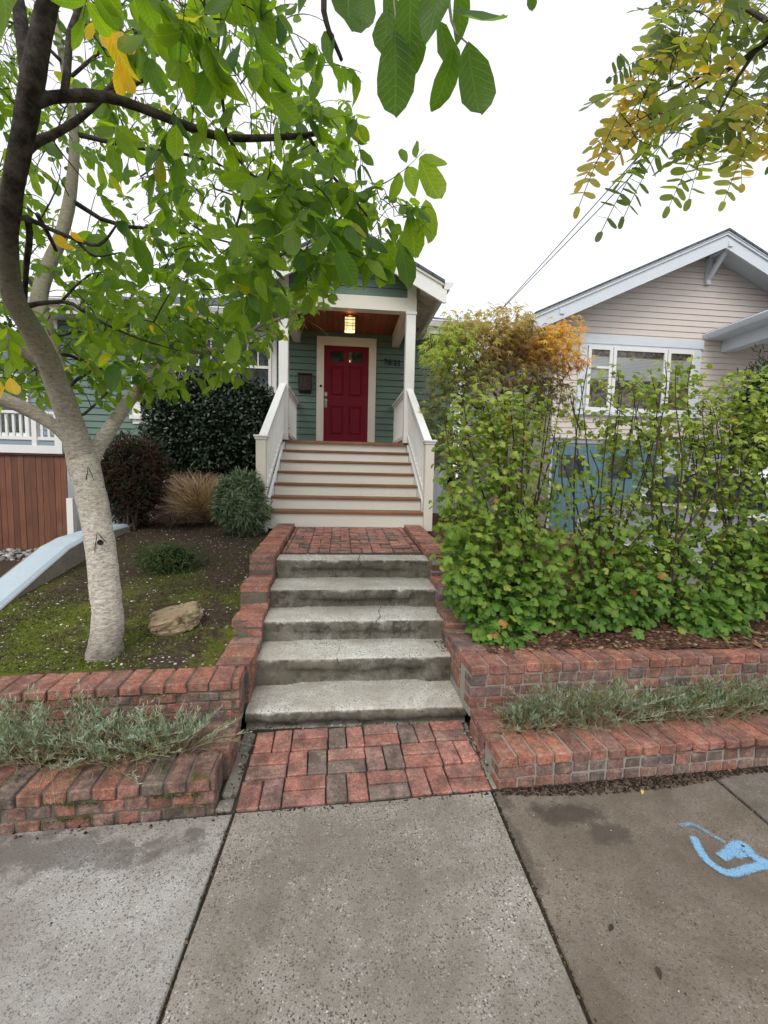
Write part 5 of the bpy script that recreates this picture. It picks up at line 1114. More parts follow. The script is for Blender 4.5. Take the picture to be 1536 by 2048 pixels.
currant('broad shrub with low yellow green leaves over the brick coping, furthest right but one', B(1440, 1250, 3.05), [
    [(1400, 1180, 3.0), (1420, 1130, 3.0), (1458, 1050, 3.0), (1475, 1010, 3.0), (1500, 900, 3.0)], [(1470, 1170, 3.1), (1440, 1130, 3.1), (1390, 1060, 3.15)], [(1500, 1150, 3.1), (1510, 1050, 3.1), (1480, 900, 3.15), (1468, 780, 3.2)], [(1460, 1100, 3.2), (1455, 950, 3.2), (1475, 820, 3.2), (1500, 740, 3.2)], [(1530, 1150, 3.1), (1560, 1000, 3.1), (1530, 850, 3.15), (1520, 740, 3.2)]], [
    lob(1415, 1235, 2.9, 150, 110, .18, 230), lob(1480, 1160, 3.0, 170, 150, .2, 260), lob(1500, 1050, 3.1, 160, 150, .22, 190), lob(1480, 900, 3.2, 170, 210, .25, 220), lob(1480, 790, 3.25, 150, 110, .2, 120)], .62)
currant('shrub cut by the right edge of the picture, rightmost of the leafy row', B(1600, 1240, 3.1), [
    [(1590, 1100, 3.1), (1560, 900, 3.1), (1545, 760, 3.15)], [(1620, 1100, 3.1), (1640, 900, 3.1), (1630, 760, 3.15)], [(1570, 1150, 3.1), (1530, 1000, 3.1), (1515, 860, 3.1)]], [lob(1570, 1130, 3.05, 190, 200, .22, 330), lob(1580, 920, 3.15, 200, 280, .25, 330)], .6)

# ================================================================= japanese maple
M_mleaf = leafmat('maple_leaf', .4, .5, False, .3, (1.5, 1.3, .6))
mp_ = thing('japanese_maple', (2.45, 6.5, .78), 'small maple turning orange and purple between the two houses', 'tree')
mb = MB(); sk = []
for tr in ([(1040, 900, 6.5, .03), (1010, 820, 6.5, .024), (960, 740, 6.4, .016), (930, 670, 6.4, .008)], [(1030, 880, 6.5, .03), (1050, 790, 6.5, .022), (1080, 730, 6.5, .014), (1110, 690, 6.5, .007)], [(1020, 850, 6.6, .024), (1000, 760, 6.6, .018), (1000, 680, 6.6, .01), (1000, 625, 6.6, .005)], [(1000, 850, 6.3, .02), (930, 800, 6.2, .014), (885, 760, 6.2, .007)], [(1060, 820, 6.4, .016), (1110, 780, 6.3, .01), (1140, 740, 6.3, .005)]):
    pts = [Vector((2.45, 6.5, .75))+rv(.03)]+[atY(x, y, Y) for x, y, Y, _ in tr]; P, R = smoothpath(pts, [.04]+[t_[3] for t_ in tr], 2); mb.tube(P, R, 7, None, .15); sk += resample(P, R, .08)[0]
ML = Leaves(); tgt = []
for (x, y, Y, wx, hy, n, c1, c2) in ((1010, 650, 6.5, 130, 70, 330, (.24, .17, .06), (.30, .26, .05)), (1040, 690, 6.6, 190, 90, 520, (.10, .055, .04), (.20, .13, .05)), (1105, 690, 6.5, 110, 80, 360, (.42, .22, .04), (.40, .30, .05)), (900, 700, 6.3, 110, 110, 330, (.22, .30, .05), (.16, .22, .04)), (930, 760, 6.3, 150, 110, 420, (.10, .13, .04), (.13, .11, .05)),
                                     (1060, 750, 6.5, 170, 90, 380, (.09, .06, .04), (.14, .10, .04)), (890, 820, 6.3, 100, 130, 320, (.08, .10, .04), (.10, .13, .05)), (960, 860, 6.5, 130, 130, 260, (.09, .10, .04), (.08, .06, .04)), (1090, 800, 6.5, 120, 120, 260, (.06, .08, .03), (.09, .08, .03)), (930, 650, 6.4, 90, 50, 150, (.28, .22, .06), (.20, .20, .05)), (960, 690, 6.4, 120, 80, 230, (.16, .10, .05), (.25, .20, .06)), (900, 900, 6.3, 80, 100, 130, (.07, .09, .03), (.14, .08, .04)), (1150, 725, 6.4, 40, 30, 60, (.40, .22, .05), (.30, .14, .05)), (1125, 660, 6.5, 50, 40, 70, (.42, .26, .05), (.40, .2, .04))):
    for k in range(int(n*1.05)):
        v = rv(1).normalized()*rnd.random()**.4; p = atY(x, y, Y)+Vector((v.x*wx*Y/876/2, v.y*.45, v.z*hy*Y/876/2)); p.z = round(p.z/.13)*.13+rnd.gauss(0, .035)
        ML.add(p, Vector((v.x+rnd.gauss(0, .5), v.y-.3, -.35+rnd.gauss(0, .25))), Vector((0, -.75, 1))+rv(.4), rnd.uniform(.08, .135), tuple(min(.75, q_*1.75) for q_ in cmix(cmix(c1, c2, rnd.random()), (.30, .28, .05), .5 if rnd.random() < .22 else 0)))
        if k % 12 == 0: tgt.append(p)
grow(mb, sk, tgt, .006, .0025, .05, 4); mb.build('trunk', M_twig, mp_, True); ML.build('crown', T_map, M_mleaf, mp_)

# ================================================================= clipped dark evergreen bush
M_cam = leafmat('glossy_dark_leaf', .08, .28, False, .55)
def blob(name, label, cat, c, r, ex, n, T, mat, ll, colf, zmin=None, core=None, corescale=.86, nup=.4, partname='foliage', stems=0, taper=0.0, rough=.12, wob=.1):
    o = thing(name, (c[0], c[1], (zmin or c[2]-r[2])), label, cat); L = Leaves(); sm_ = MB()
    def surf(v, k=1.0):
        m = (abs(v.x)**ex+abs(v.y)**ex+abs(v.z)**ex)**(1/ex); v = v/m; s = 1+wob*noise.noise(Vector((v.x*2.2+c[0], v.y*2.2, v.z*2.2)))+wob*.5*noise.noise(Vector((v.x*6, v.y*6+c[1], v.z*6)))
        tp = 1+taper*v.z; return Vector((c[0]+v.x*r[0]*s*k*tp, c[1]+v.y*r[1]*s*k*tp, c[2]+v.z*r[2]*s*k))
    for i in range(n):
        v = rv(1)
        if v.y > .3*v.length and rnd.random() < .75: v.y = -v.y
        p = surf(v, 1-rough*rnd.random()**1.5); vn = v.normalized()
        L.add(p, (vn*.6+rv(.7)+Vector((0, 0, -.1))), (vn+Vector((0, 0, nup))+rv(.45)), ll*rnd.uniform(.65, 1.2), colf())
    if core:  # solid dark core added inside the foliage to block light
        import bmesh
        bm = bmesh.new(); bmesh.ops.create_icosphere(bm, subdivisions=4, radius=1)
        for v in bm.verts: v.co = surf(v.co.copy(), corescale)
        m = MB(); m.v = [tuple(v.co) for v in bm.verts]; m.t = [(1, 1, 1)]*len(m.v); m.f = [tuple(v.index for v in f.verts) for f in bm.faces]; m.mi = [0]*len(m.f); bm.free(); m.build('shade_core', core, o, True)
    if stems:
        for k in range(stems):
            a = rnd.uniform(-1, 1); b_ = Vector((c[0]+a*r[0]*.35, c[1]-r[1]*.3+rnd.uniform(-.1, .1), (zmin or 0)-.03)); e = Vector((c[0]+a*r[0]*.8, c[1]-r[1]*.6, c[2]-r[2]*.3)); sm_.tube([b_, b_.lerp(e, .5)+rv(.03), e], [.016, .012, .006], 5)
        sm_.build('stems', M_twig, o)
    L.build(partname, T, mat, o); return o
M_core = simple('dark_shade_core', (.010, .012, .008), 1, n=20, var=.8, spec=0)  # near-black colour stands in for the shade inside each bush
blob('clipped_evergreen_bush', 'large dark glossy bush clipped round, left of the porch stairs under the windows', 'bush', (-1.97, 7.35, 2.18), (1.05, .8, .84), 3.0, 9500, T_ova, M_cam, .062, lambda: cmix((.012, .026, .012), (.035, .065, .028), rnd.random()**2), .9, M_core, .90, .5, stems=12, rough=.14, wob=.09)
M_nleaf = leafmat('small_leaf', .2, .6, False, .2)
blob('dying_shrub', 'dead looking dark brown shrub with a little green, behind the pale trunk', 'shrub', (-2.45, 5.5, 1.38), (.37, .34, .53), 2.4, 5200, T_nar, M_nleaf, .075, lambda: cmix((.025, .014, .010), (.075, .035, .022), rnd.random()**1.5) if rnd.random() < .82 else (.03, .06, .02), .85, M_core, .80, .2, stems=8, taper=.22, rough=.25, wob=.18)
blob('feathery_grey_green_shrub', 'soft feathery grey green shrub at the left foot of the porch stairs', 'shrub', (-1.16, 5.32, 1.15), (.28, .28, .33), 2.0, 9000, T_nar, M_nleaf, .085, lambda: cmix((.075, .11, .065), (.20, .26, .16), rnd.random()), .82, M_core, .72, .6, stems=6, rough=.35, wob=.4)
blob('low_dark_shrub', 'low sparse dark green plant on the mound behind the rock', 'plant', (tuple(atY(342, 1115, 4.25))), (.31, .25, .15), 2.2, 1700, T_nar, M_nleaf, .05, lambda: cmix((.03, .05, .018), (.08, .12, .04), rnd.random()), .62, M_core, .55, .8, rough=.5, wob=.3)
BT = M_nleaf
for (nm, x, y, z, rx, rz, lab) in (('background_tree', 1.9, 17.5, 2.2, 2.6, 2.3, 'dark green tree seen in the gap between the two houses'), ('background_tree', -11.5, 17, 3.2, 3.5, 3.2, 'tall dark green trees beyond the blue grey house at the far left')):
    blob(nm, lab, 'tree', (x, y, z), (rx, 1.2, rz), 2.2, 2600, T_ova, M_nleaf, .30, lambda: cmix((.02, .045, .015), (.06, .11, .03), rnd.random()), 0, M_core, .85, .4, 'crown', rough=.3, wob=.35)
blob('dark_conifer', 'dark drooping evergreen beside the beige house at the right edge', 'tree', tuple(atY(1530, 770, 8.6)-Vector((0, 0, .95))), (.72, .6, 1.5), 2.0, 4200, T_nar, M_nleaf, .15, lambda: cmix((.015, .035, .02), (.05, .09, .05), rnd.random()), .3, M_core, .7, .3, stems=3, rough=.4, wob=.3)
# ornamental grass
GZ = 1.02
og = thing('brown_grass_clump', (-1.88, 6.0, .9), 'round clump of dry brown ornamental grass in front of the clipped bush', 'grass clump'); L = Leaves(); L2_ = MB()
for k in range(5200):
    a = rnd.uniform(0, 6.283); t_ = rnd.random()**.55*1.75; l = rnd.uniform(.36, .50)*(1-.2*(t_/1.75)**2); d = Vector((math.cos(a)*math.sin(t_), math.sin(a)*math.sin(t_), math.cos(t_))); c = cmix((.40, .27, .20), (.75, .58, .45), rnd.random())
    if rnd.random() < .2: c = (.12, .07, .045)
    L.add(Vector((-1.88, 5.9, GZ-.05))+Vector((math.cos(a), math.sin(a), 0))*rnd.uniform(0, .14)+d*.1, d, Vector((-math.sin(a), math.cos(a), .3))+rv(.5), l*(1-.25*abs(t_-.5)), c)
L.build('blades', T_blade, M_nleaf, og)
dt = thing('dead_grass_tangle', tuple(atY(350, 1040, 5.5)), 'small tangle of dark dead stalks below the brown grass clump', 'dead plant'); mb = MB(); c0 = atY(350, 1045, 5.45)
for k in range(170):
    a = rnd.uniform(0, 6.283); l = rnd.uniform(.1, .32); s = c0+Vector((math.cos(a)*rnd.uniform(0, .18), math.sin(a)*.1, rnd.uniform(-.02, .04))); e = s+Vector((math.cos(a)*l, math.sin(a)*l*.6, rnd.uniform(-.02, .14))); m_ = s.lerp(e, .5)+Vector((0, 0, rnd.uniform(.02, .1))); mb.tube([s, m_, e], [.004, .003, .001], 4, cap=False)
mb.build('stalks', simple('dead_stalk', (.07, .045, .03), .9, n=20, var=.6), dt)

# ================================================================= silvery plants in the low planters
M_lav = leafmat('silvery_leaf', .2, .7, False, .1); M_straw = simple('straw', (.30, .22, .13), .9, n=20, var=.4)
def lavender(x, y, z, s, label, grp, n=70, spill=.5):
    s *= rnd.uniform(1.1, 1.6) if x < 0 else rnd.uniform(.95, 1.5); n = int(n*rnd.uniform(.75, 1.3)); y -= .05 if x < 0 else .02; spill = 1.3 if x < 0 else .8
    o = thing('silvery_herb', (x, y, z), label, 'plant', grp); L = Leaves(); mb = MB(); dm = MB()
    for k in range(n):
        a = rnd.uniform(0, 6.283); lean = rnd.uniform(.1, 1.45)*rnd.random()**.4; l = s*rnd.uniform(.55, 1.35); r_ = s*.45*rnd.random()
        b_ = Vector((x+math.cos(a)*r_, y+math.sin(a)*r_*.5, z)); d = Vector((math.cos(a)*math.sin(lean)*1.25, math.sin(a)*math.sin(lean)*.7-spill*.25, math.cos(lean)*1.0)); e = b_+d*l; m_ = b_.lerp(e, .5)+Vector((0, 0, l*.08))
        mb.tube([b_, m_, e], [.0022, .0018, .001], 4, cap=False)
        col = cmix((.20, .28, .18), (.42, .52, .42) if x < 0 else (.34, .42, .32), rnd.random()) if rnd.random() < (.75 if x < 0 else .6) else cmix((.10, .14, .05), (.16, .2, .07), rnd.random())
        for j in range(30):
            u = rnd.uniform(.25, 1.0)**.7; p = b_.lerp(m_, u*2) if u < .5 else m_.lerp(e, u*2-1); aa = rnd.uniform(0, 6.283)
            L.add(p, Vector((math.cos(aa)*.8, math.sin(aa)*.8, .25))+d*.9, Vector((0, 0, 1))+rv(.4), rnd.uniform(.018, .036)*(1.15-.3*u), cmix(col, (.36, .45, .37), u*.4*rnd.random()))
    for k in range(int(n*(.35 if x < 0 else 1.1))):
        a = rnd.uniform(0, 6.283); b_ = Vector((x+rnd.uniform(-.6, .6)*s, y+rnd.uniform(-.1, .1), z+.01)); l = s*rnd.uniform(.6, 1.5); e = b_+Vector((math.cos(a)*l, -abs(math.sin(a))*l*.6, rnd.uniform(-.15, .6)*l)); dm.tube([b_, b_.lerp(e, .5)+Vector((0, 0, l*.2)), e+Vector((0, 0, -.02))], [.0012, .001, .0006], 3, cap=False)
    mb.build('stems', M_straw, o); dm.build('dry_stalks', M_straw, o); L.build('foliage', T_nar, M_lav, o)
GL = 'silvery herbs in the left brick planter'; GR = 'grey green herbs in the right brick planter'
for (x, y, s, lab) in ((-.83, 2.20, .16, 'small silvery plant at the stair end of the left planter'), (-1.03, 2.16, .17, 'silvery plant, second from the steps in the left planter'), (-1.24, 2.20, .20, 'bushy silvery plant in the middle of the left planter'), (-1.43, 2.15, .19, 'silvery plant beside the thin brown stalks in the left planter'), (-1.62, 2.20, .21, 'dull green silvery plant near the left edge in the left planter'), (-1.85, 2.16, .2, 'silvery plant cut off by the left edge of the picture')): lavender(x, y, .12, s, lab, GL, 75)
for (x, y, s, lab) in ((1.02, 2.24, .15, 'thin grey green plant at the corner nearest the steps in the right planter'), (1.22, 2.27, .18, 'grey green plant, second from the steps in the right planter'), (1.45, 2.26, .17, 'grey green plant above dry stalks, third from the steps, right planter'), (1.66, 2.30, .16, 'small grey green plant in the middle of the right planter'), (1.92, 2.31, .18, 'grey green plant right of the gap in the right planter'), (2.17, 2.31, .2, 'bushy grey green plant third from the right edge, right planter'), (2.44, 2.33, .2, 'tall grey green plant second from the right edge, right planter'), (2.72, 2.34, .2, 'grey green plant at the right edge of the picture, right planter')): lavender(x, y, .13, s, lab, GR, 62)

# ================================================================= rock, stones, litter
import bmesh
M_rock = None
def rockmat():
    m, t, b, vec = base_mat('sandstone', .95, .15); mp = t.new('ShaderNodeMapping', i_Vector=vec); mp.inputs['Scale'].default_value = (3, 6, 26); mp.inputs['Rotation'].default_value = (.3, .5, 0)
    n = t.noise(mp.outputs[0], 1.6, 6, .7); n2 = t.noise(vec, 22, 6, .75); col = t.mix(t.ramp(n, [(.35, 0), (.65, 1)]), (.30, .19, .13), (.42, .36, .22)); col = t.mix(t.ramp(n2, [(.55, 0), (.66, .85)]), col, (.04, .03, .02))
    g = t.ramp(t.math('ADD', t.noise(vec, 6, 5), 0), [(.58, 0), (.66, .8)]); col = t.mix(g, col, (.05, .07, .015)); setc(t, b, col); bump(t, b, t.math('ADD', n, n2), 1, .02); return m
rk = atY(352, 1252, 3.12); bm = bmesh.new(); bmesh.ops.create_icosphere(bm, subdivisions=5, radius=1)
for v in bm.verts:
    c = v.co.copy(); q = Vector((c.x, c.y, c.z)); s = 1+.22*noise.noise(q*1.3+Vector((3, 1, 5)))+.09*noise.noise(q*4)+.03*noise.noise(q*11); s *= 1/(max(abs(c.x), abs(c.y)*.8, abs(c.z)*1.1)**.55)
    z = c.z*s; z = min(z, .62+.10*c.x+.05*noise.noise(q*3)); zt = round(z*5)/5; z = z*.45+zt*.55
    v.co = Vector((c.x*s*.165, c.y*s*.115, z*.085+c.x*.03))
me = bpy.data.meshes.new('rock'); bm.to_mesh(me); bm.free(); me.materials.append(rockmat()); ro = bpy.data.objects.new('rock', me); COL.objects.link(ro); ro.location = (rk.x, rk.y, zL(rk.x, rk.y)+.055); ro.rotation_euler = (.12, -.12, .35)
tag(ro, 'flat layered tan rock lying on the moss beside the tree', 'rock')
def chips(name, n, region, zf, size, cols, flat=.35, kind='stuff', mat=None):
    V, T, C = [], [], []; o = 0; base = np.array([(-1, -1, -1), (1, -1, -1), (1, 1, -1), (-1, 1, -1), (-1, -1, 1), (1, -1, 1), (1, 1, 1), (-1, 1, 1)], float)*.5
    F = np.array([(0, 2, 1), (0, 3, 2), (4, 5, 6), (4, 6, 7), (0, 1, 5), (0, 5, 4), (1, 2, 6), (1, 6, 5), (2, 3, 7), (2, 7, 6), (3, 0, 4), (3, 4, 7)])
    for k in range(n):
        p = region()
        if p is None: continue
        x, y = p; s = size[0]+(size[1]-size[0])*rnd.random()**2; R = np.array(Matrix.Rotation(rnd.uniform(0, 6.28), 3, 'Z') @ Matrix.Rotation(rnd.uniform(-.4, .4), 3, 'X'))
        b_ = base*np.array([s, s*rnd.uniform(.4, .9), s*flat*rnd.uniform(.5, 1.2)])*(1+rng.uniform(-.3, .3, (8, 3))); V.append(b_ @ R.T+np.array([x, y, zf(x, y)+s*flat*.3])); T.append(F+o); C.append(np.tile(rnd.choice(cols), (8, 1))*rnd.uniform(.7, 1.2)); o += 8
    ob = np_mesh(name, np.concatenate(V), np.concatenate(T), mat or M_chip, None, None, np.concatenate(C)); ob['kind'] = kind; ob['label'] = ''; del ob['label']; return ob
def tintmat(name, rough=.9):
    m, t, b, vec = base_mat(name, rough, .2); a = t.new('ShaderNodeAttribute', attribute_name='tint').outputs[0]; n = t.noise(vec, 60, 4); setc(t, b, t.mix(n, t.mix(1.0, a, (.7, .7, .7), 'MULTIPLY'), t.mix(1.0, a, (1.25, 1.25, 1.25), 'MULTIPLY'))); return m
M_chip = tintmat('chips')
def inL(): return (rnd.uniform(-2.42, -.76), 2.62+rnd.random()**1.3*3.0)
lit = chips('pebbles', 1500, lambda: inL(), zL, (.005, .017), [(.55, .52, .45), (.4, .37, .3), (.65, .63, .58), (.25, .2, .15)]); tag(lit, 'small pale stones and bits scattered over the mossy mound', 'pebbles')
def inR(): return (rnd.uniform(.98, 4.1), 2.62+rnd.random()**1.7*4.0)
mul = chips('bark_mulch', 9000, inR, zR, (.010, .04), [(.10, .05, .035), (.17, .09, .06), (.07, .04, .03), (.26, .16, .10), (.33, .24, .15), (.13, .06, .045)], .2); tag(mul, 'brown bark mulch and dead leaves under the shrubs', 'mulch')
def zPl(x, y): return .122
pd = chips('planter_debris', 1500, lambda: (rnd.uniform(-2.3, -.72), rnd.uniform(2.06, 2.40)) if rnd.random() < .4 else (rnd.uniform(.98, 3.6), rnd.uniform(2.15, 2.48)), lambda x, y: .135, (.006, .03), [(.12, .07, .05), (.22, .15, .09), (.3, .22, .14), (.05, .03, .02)], .2); tag(pd, 'dead leaves and twigs on the planter soil', 'debris')
peb = chips('side_yard_stones', 500, lambda: (rnd.uniform(-6.5, -3.2), rnd.uniform(7.0, 7.95)), lambda x, y: .10, (.03, .09), [(.35, .34, .33), (.25, .24, .23), (.45, .44, .42)], .6); tag(peb, 'grey stones along the foot of the brown fence', 'stones')
# dirt gathered in the corner between pavement and right wall
def zS(x, y): return 0.0
dsm = chips('swept_dirt', 3600, lambda: (lambda x, u: (x, wallY(x)-.004-u*(.028+.05*max(0, math.sin((x-.8)*2.4))*(1 if x > .9 else .2)+.012)))(rnd.uniform(-1.7, 2.6) if rnd.random() < .10 else rnd.uniform(.8, 2.5), rnd.random()**1.6), zS, (.003, .013), [(.035, .025, .018), (.07, .05, .035), (.02, .014, .01), (.14, .09, .06)], .4); tag(dsm, 'dark dirt and crumbs along the foot of the brick wall on the pavement', 'dirt')
pd2 = chips('stair_debris', 260, lambda: rnd.choice([(rnd.uniform(-.5, .76), 2.49+rnd.random()*.03), (rnd.uniform(.70, .77), rnd.uniform(2.9, 3.1)), (rnd.uniform(.74, .79), rnd.uniform(2.0, 2.5)), (-.5+rnd.random()*.04, rnd.uniform(1.95, 2.5))]), lambda x, y: .03 if y < 2.55 else .306, (.004, .014), [(.05, .035, .025), (.10, .07, .05), (.4, .36, .28)], .3); tag(pd2, 'crumbs and bits in the corners of the steps', 'debris')
jd = chips('joint_debris', 420, lambda: (lambda x0, y: (x0+.033*(y-1.9)+rnd.gauss(0, .006), y))(rnd.choice((-.458, .755, .755, 1.95)), rnd.uniform(.85, 1.92)), lambda x, y: -.004, (.003, .010), [(.05, .04, .025), (.03, .025, .02), (.06, .08, .02), (.16, .11, .06)], .4); tag(jd, 'dirt, moss crumbs and leaf bits caught in the pavement joints', 'debris')
grit = chips('pavement_grit', 420, lambda: (rnd.uniform(-1.6, 2.4), rnd.uniform(.9, 1.85)), lambda x, y: .001, (.002, .006), [(.05, .04, .03), (.12, .09, .06), (.5, .46, .38), (.03, .025, .02)], .4); tag(grit, 'tiny specks of grit and leaf crumbs scattered on the pavement', 'grit')
# moss tufts and tiny weeds
ms = Leaves()
def mden(x, y): return fbm(x, y, 1.7, 9)+.25-(y-2.6)*.28
k = 0
while k < 15000:
    x, y = inL()
    if mden(x, y)+rnd.uniform(-.35, .35) < 0: continue
    ms.add((x, y, zL(x, y)-.002), Vector((rnd.gauss(0, 1), rnd.gauss(0, 1), rnd.uniform(.3, 1.4))), Vector((rnd.gauss(0, .5), rnd.gauss(0, .5)-.2, 1)), rnd.uniform(.007, .020), cmix((.05, .075, .015), (.17, .21, .04), rnd.random())); k += 1
mo = ms.build('moss', T_ova, M_nleaf, None); tag(mo, 'moss and tiny weeds on the mound under the tree', 'moss', kind='stuff')
# moss in the joints of the left walls
ms = Leaves()
for k in range(2600):
    if rnd.random() < .6: x = rnd.uniform(-1.9, -.56); y = 1.905+.06*(x+.54)-.006; z = rnd.choice([.043, .105, .105])+rnd.gauss(0, .006); 
    else: x = rnd.uniform(-2.3, -.56); y = 2.40+.06*(x+.54)-.006; z = rnd.choice([.207, .263, .32])+rnd.gauss(0, .006)
    if noise.noise(Vector((x*5, z*9, 3))) < .02: continue
    ms.add((x, y, z), Vector((rnd.gauss(0, 1), -1.2, rnd.gauss(0, .6))), Vector((0, -1, .6))+rv(.5), rnd.uniform(.006, .013), cmix((.03, .045, .01), (.10, .13, .02), rnd.random()))
mo = ms.build('wall_moss', T_ova, M_nleaf, None); tag(mo, 'dark moss in the brick joints of the left walls', 'moss', kind='stuff')
# single fallen leaves
def fallen(x, y, z, s, c, label):
    L = Leaves(); L.add((x, y, z+.006), Vector((rnd.gauss(0, 1), rnd.gauss(0, 1), .02)), Vector((.15, -.1, 1)), s, c); o = L.build('fallen_leaf', T_ova[1:], M_nleaf, None); tag(o, label, 'leaf', 'single fallen leaves')
q = atZ(1285, 1582, 0); fallen(q.x, q.y, 0, .03, (.6, .5, .15), 'tiny yellow leaf on the pavement near the right wall')
q = atZ(1460, 1545, 0); fallen(q.x, q.y, 0, .035, (.35, .22, .12), 'tan leaf on the pavement by the wall at the far right')
q = atZ(1505, 1290, .431); fallen(q.x, q.y, .44, .075, (.36, .18, .10), 'curled orange brown leaf on the right upper coping')
q = atZ(1225, 1685+165, 0); fallen(q.x, q.y, -.003, .03, (.05, .04, .03), 'dark wet leaf on the right pavement slab, left one of the pair')
q = atZ(1315, 1935, 0); fallen(q.x, q.y, -.003, .035, (.06, .045, .035), 'dark curled twig leaf on the right pavement slab')
q = atZ(540, 1758, 0); fallen(q.x, q.y, 0, .012, (.6, .58, .5), 'tiny white fleck on the middle pavement slab')

# ================================================================= blue paint mark on the pavement
Mbp = bpy.data.materials.new('blue_spray_paint'); Mbp.use_nodes = True; t = NT(Mbp); b = t.n['Principled BSDF']; vec = t.new('ShaderNodeTexCoord').outputs['Object']
b.inputs['Base Color'].default_value = (.25, .50, .76, 1); b.inputs['Roughness'].default_value = .8
uvx = t.new('ShaderNodeSeparateXYZ', i_0=t.new('ShaderNodeUVMap').outputs[0]); at_ = t.new('ShaderNodeAttribute', attribute_name='tint').outputs[0]; dn = t.new('ShaderNodeSeparateColor'); t.l.new(at_, dn.inputs[0])
edge_ = t.math('MULTIPLY', t.math('ABSOLUTE', t.math('SUBTRACT', uvx.outputs[0], .5)), 2.0); n_ = t.noise(vec, 170, 6, .8)
a_ = t.math('SUBTRACT', t.math('ADD', dn.outputs[0], t.math('MULTIPLY', t.math('SUBTRACT', n_, .5), 1.9)), t.math('MULTIPLY', t.math('POWER', edge_, 3.0), .55)); al = t.ramp(a_, [(.42, 0), (.74, .8)])
t.l.new(al, b.inputs['Alpha'])
V, T, U, C = [], [], [], []; o = 0
for tr, w, dens in (([(1386, 1672), (1396, 1695), (1412, 1720), (1435, 1738), (1458, 1748), (1480, 1744), (1510, 1734), (1545, 1728), (1580, 1722)], .036, .80), ([(1440, 1716), (1450, 1712), (1462, 1702), (1475, 1688), (1490, 1692), (1500, 1708), (1520, 1722), (1545, 1732)], .046, .78), ([(1450, 1700), (1470, 1712), (1490, 1706)], .045, .72), ([(1360, 1654), (1372, 1648), (1390, 1650), (1410, 1662), (1435, 1678), (1452, 1686)], .028, .56), ([(1370, 1656), (1395, 1664), (1410, 1668)], .022, .42)):
    pts = [atZ(x, y, .0) for x, y in tr]; P, R = smoothpath(pts, [w]*len(pts), 2)
    for i, p in enumerate(P):
        d = (P[min(i+1, len(P)-1)]-P[max(i-1, 0)]).normalized(); s = Vector((-d.y, d.x, 0)); u = min(1, min(i, len(P)-1-i)/3+.3)
        for k in (-1, 1): V.append((p.x+s.x*k*w*.62, p.y+s.y*k*w*.62, .0016)); U.append(((k+1)/2, 0)); C.append((dens*u+.1*(1-u),)*3)
    T += [(o+2*i, o+2*i+1, o+2*i+3) for i in range(len(P)-1)]+[(o+2*i, o+2*i+3, o+2*i+2) for i in range(len(P)-1)]; o += 2*len(P)
V = np.array(V); V[:, 2] += np.linspace(0, .0012, len(V))
pm = np_mesh('paint_mark', V, np.array(T), Mbp, None, np.array(U), np.array(C)); tag(pm, 'blue spray painted squiggle on the right pavement slab', 'paint mark')

# ================================================================= overhead wires and their pole
pole = thing('utility_pole', (9.5, -1.9, 0), 'wooden utility pole at the kerb holding the two overhead wires', 'pole'); mb = MB(); mb.tube([(9.5, -1.9, -.1), (9.5, -1.9, 4), (9.5, -1.9, 9.5)], [.17, .15, .12], 14); mb.build('post', M_fence, pole)
mb = MB(); mb.box(9.4, 9.6, -3.0, -.8, 8.7, 8.82); mb.build('crossarm', M_fence, pole)
M_wire = simple('wire', (.16, .16, .17), .5); 
for k, ((x0_, y0_), (x1_, y1_), lab) in enumerate((((1003, 618), (1236, 358), 'upper overhead wire running from the houses up to the right'), ((1010, 612), (1243, 372), 'lower overhead wire just under the other one'))):
    A_, B_ = atY(x0_, y0_, 11.0), atY(x1_, y1_, 7.0); far = A_+(A_-B_)*.25; D_ = B_+(B_-A_)*1.0; E_ = Vector((9.45, -1.5-.5*k, 8.85)); mb = MB(); P, R = smoothpath([far, A_, A_.lerp(B_, .5), B_, D_, E_], [.009]*6, 1); mb.tube(P, R, 5); o = mb.build('overhead_wire', M_wire); tag(o, lab, 'wire', 'overhead wires')

# ================================================================= white car in the right driveway
M_car = paint('car_white', (.72, .75, .78), .22, .05, spec=.6, grain=.0); M_tyre = simple('tyre', (.02, .02, .02), .8); M_rim = simple('rim', (.4, .41, .42), .35, .7); M_cg = glassy('car_glass', (.02, .03, .045), .04, .8); M_hl = simple('headlight_glass', (.5, .5, .5), .1, .2)
car = thing('parked_car', (5.5, 6.0, .26), 'white car parked on the driveway behind the leafy shrubs, nose towards the teal door', 'car')
X0, X1, Y0c, Y1c, G0 = 4.62, 6.42, 3.75, 8.15, .26
lower = [(0, .32), (.02, .62), (.10, .74), (.55, .86), (1.0, .90), (2.9, .93), (3.05, .92), (3.55, .86), (4.15, .74), (4.36, .60), (4.40, .34), (4.1, .22), (3.85, .20), (.55, .20), (.2, .24)]
def sect(profile, ins, k): return [(a if ins == 0 else a+(2.2-a)*ins*.5, b_) for a, b_ in profile]
def loftcar(profile, xs_ins, name, mat):
    mb = MB(); n = len(profile); vs = []
    for x, ins, dz in xs_ins: vs += [(x, Y0c+a+(2.2-a)*ins, G0+b_+dz*(b_-.5)) for a, b_ in profile]
    fs = [(s*n+k, s*n+(k+1) % n, (s+1)*n+(k+1) % n, (s+1)*n+k) for s in range(len(xs_ins)-1) for k in range(n)]+[tuple(range(n-1, -1, -1)), tuple(range((len(xs_ins)-1)*n, len(xs_ins)*n))]
    return mb.add(vs, fs).build(name, mat, car, False)
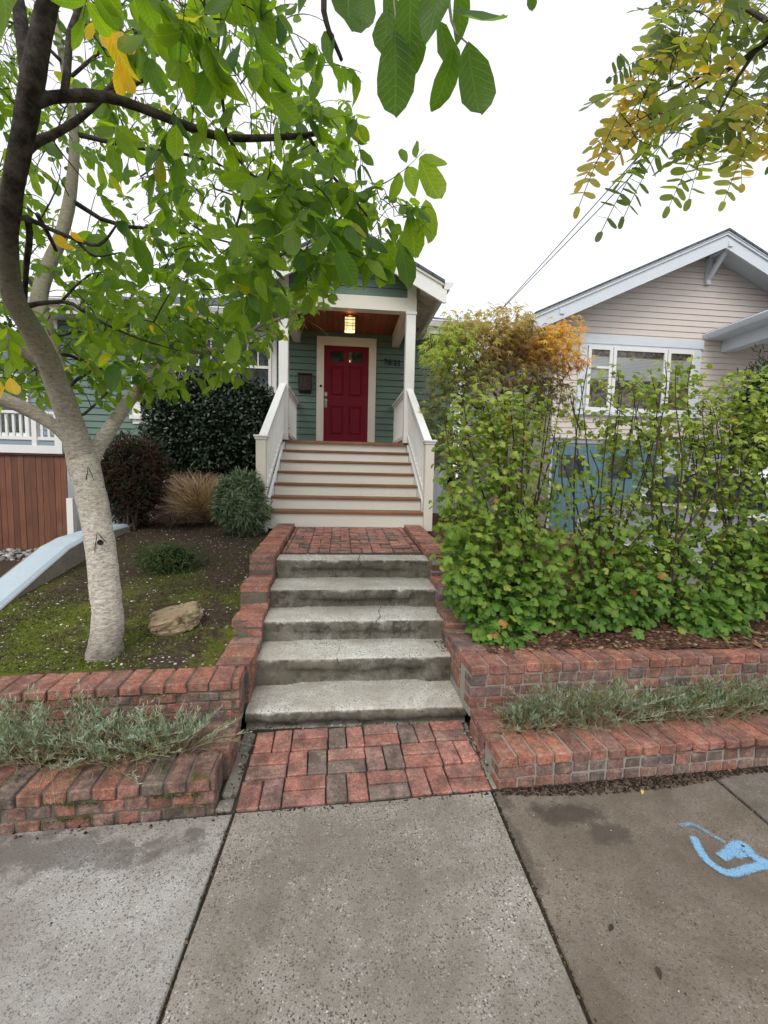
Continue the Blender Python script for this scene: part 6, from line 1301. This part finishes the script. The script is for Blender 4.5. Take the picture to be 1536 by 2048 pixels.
W_ = X1-X0; loftcar(lower, [(X0+.05, .04, -.06), (X0, .01, -.02), (X0+.04, 0, .0), (X0+.25, -.004, .04), (X0+W_/2, -.01, .06), (X1-.25, -.004, .04), (X1-.04, 0, 0), (X1, .01, -.02), (X1-.05, .04, -.06)], 'body', M_car)
cab = [(.40, .88), (.62, 1.20), (.85, 1.40), (1.4, 1.455), (2.1, 1.44), (2.45, 1.36), (3.1, .90)]
loftcar(cab, [(X0+.10, .02, 0), (X0+.16, .02, 0), (X0+.42, -.01, .02), (X1-.42, -.01, .02), (X1-.16, .02, 0), (X1-.10, .02, 0)], 'roof', M_car)
for xs_, s_ in ((X0+.10, -1), (X1-.10, 1)):
    for pts in ([(.60, .94), (.72, 1.18), (.95, 1.33), (1.32, 1.37), (1.32, .94)], [(1.38, .94), (1.38, 1.37), (2.08, 1.36), (2.40, 1.28), (2.75, .94)]):
        mb = MB(); mb.prism([(Y0c+a, G0+b_) for a, b_ in pts], 0, min(xs_, xs_+s_*.006), max(xs_, xs_+s_*.006)); mb.build('side_window', M_cg, car)
mb = MB(); mb.add([(X0+.22, Y0c+3.08, G0+.925), (X1-.22, Y0c+3.08, G0+.925), (X1-.32, Y0c+2.52, G0+1.345), (X0+.32, Y0c+2.52, G0+1.345)], [(0, 1, 2, 3)]); mb.build('windscreen', M_cg, car)
mb = MB(); mb.add([(X0+.30, Y0c+.425, G0+.96), (X1-.30, Y0c+.425, G0+.96), (X1-.42, Y0c+.63, G0+1.25), (X0+.42, Y0c+.63, G0+1.25)], [(0, 1, 2, 3)]); o_ = mb.build('rear_window', M_cg, car); o_.location.y -= .02
for x_ in (X0+.06, X1-.34): mb = MB(); mb.box(x_, x_+.28, Y0c-.012, Y0c+.08, G0+.60, G0+.72, None, .02); mb.build('tail_light', simple('red_lens', (.35, .01, .01), .2, n=4), car)
for y_ in (Y0c+.85, Y0c+3.55):
    for x_, s_ in ((X0, 1), (X1-.20, 1)):
        mb = MB(); n = 28; R_ = .315; mb.prism([(y_+math.cos(6.283*k/n)*R_, G0+R_+math.sin(6.283*k/n)*R_) for k in range(n)], 0, x_-.012, x_+.20); w_ = mb.build('wheel', M_tyre, car); mb = MB(); mb.prism([(y_+math.cos(6.283*k/n)*.2, G0+R_+math.sin(6.283*k/n)*.2) for k in range(n)], 0, x_-.022, x_+.215); mb.build('rim', M_rim, w_)
for x_ in (X0+.10, X1-.42): mb = MB(); mb.prism([(Y0c+4.02, G0+.60), (Y0c+4.30, G0+.56), (Y0c+4.22, G0+.70), (Y0c+4.05, G0+.74)], 0, x_-.06, x_+.32); mb.build('headlight', M_hl, car)
mb = MB(); mb.box(X0-.16, X0-.0, Y0c+2.45, Y0c+2.58, G0+.93, G0+1.05, None, .02); mb.build('mirror', M_car, car)
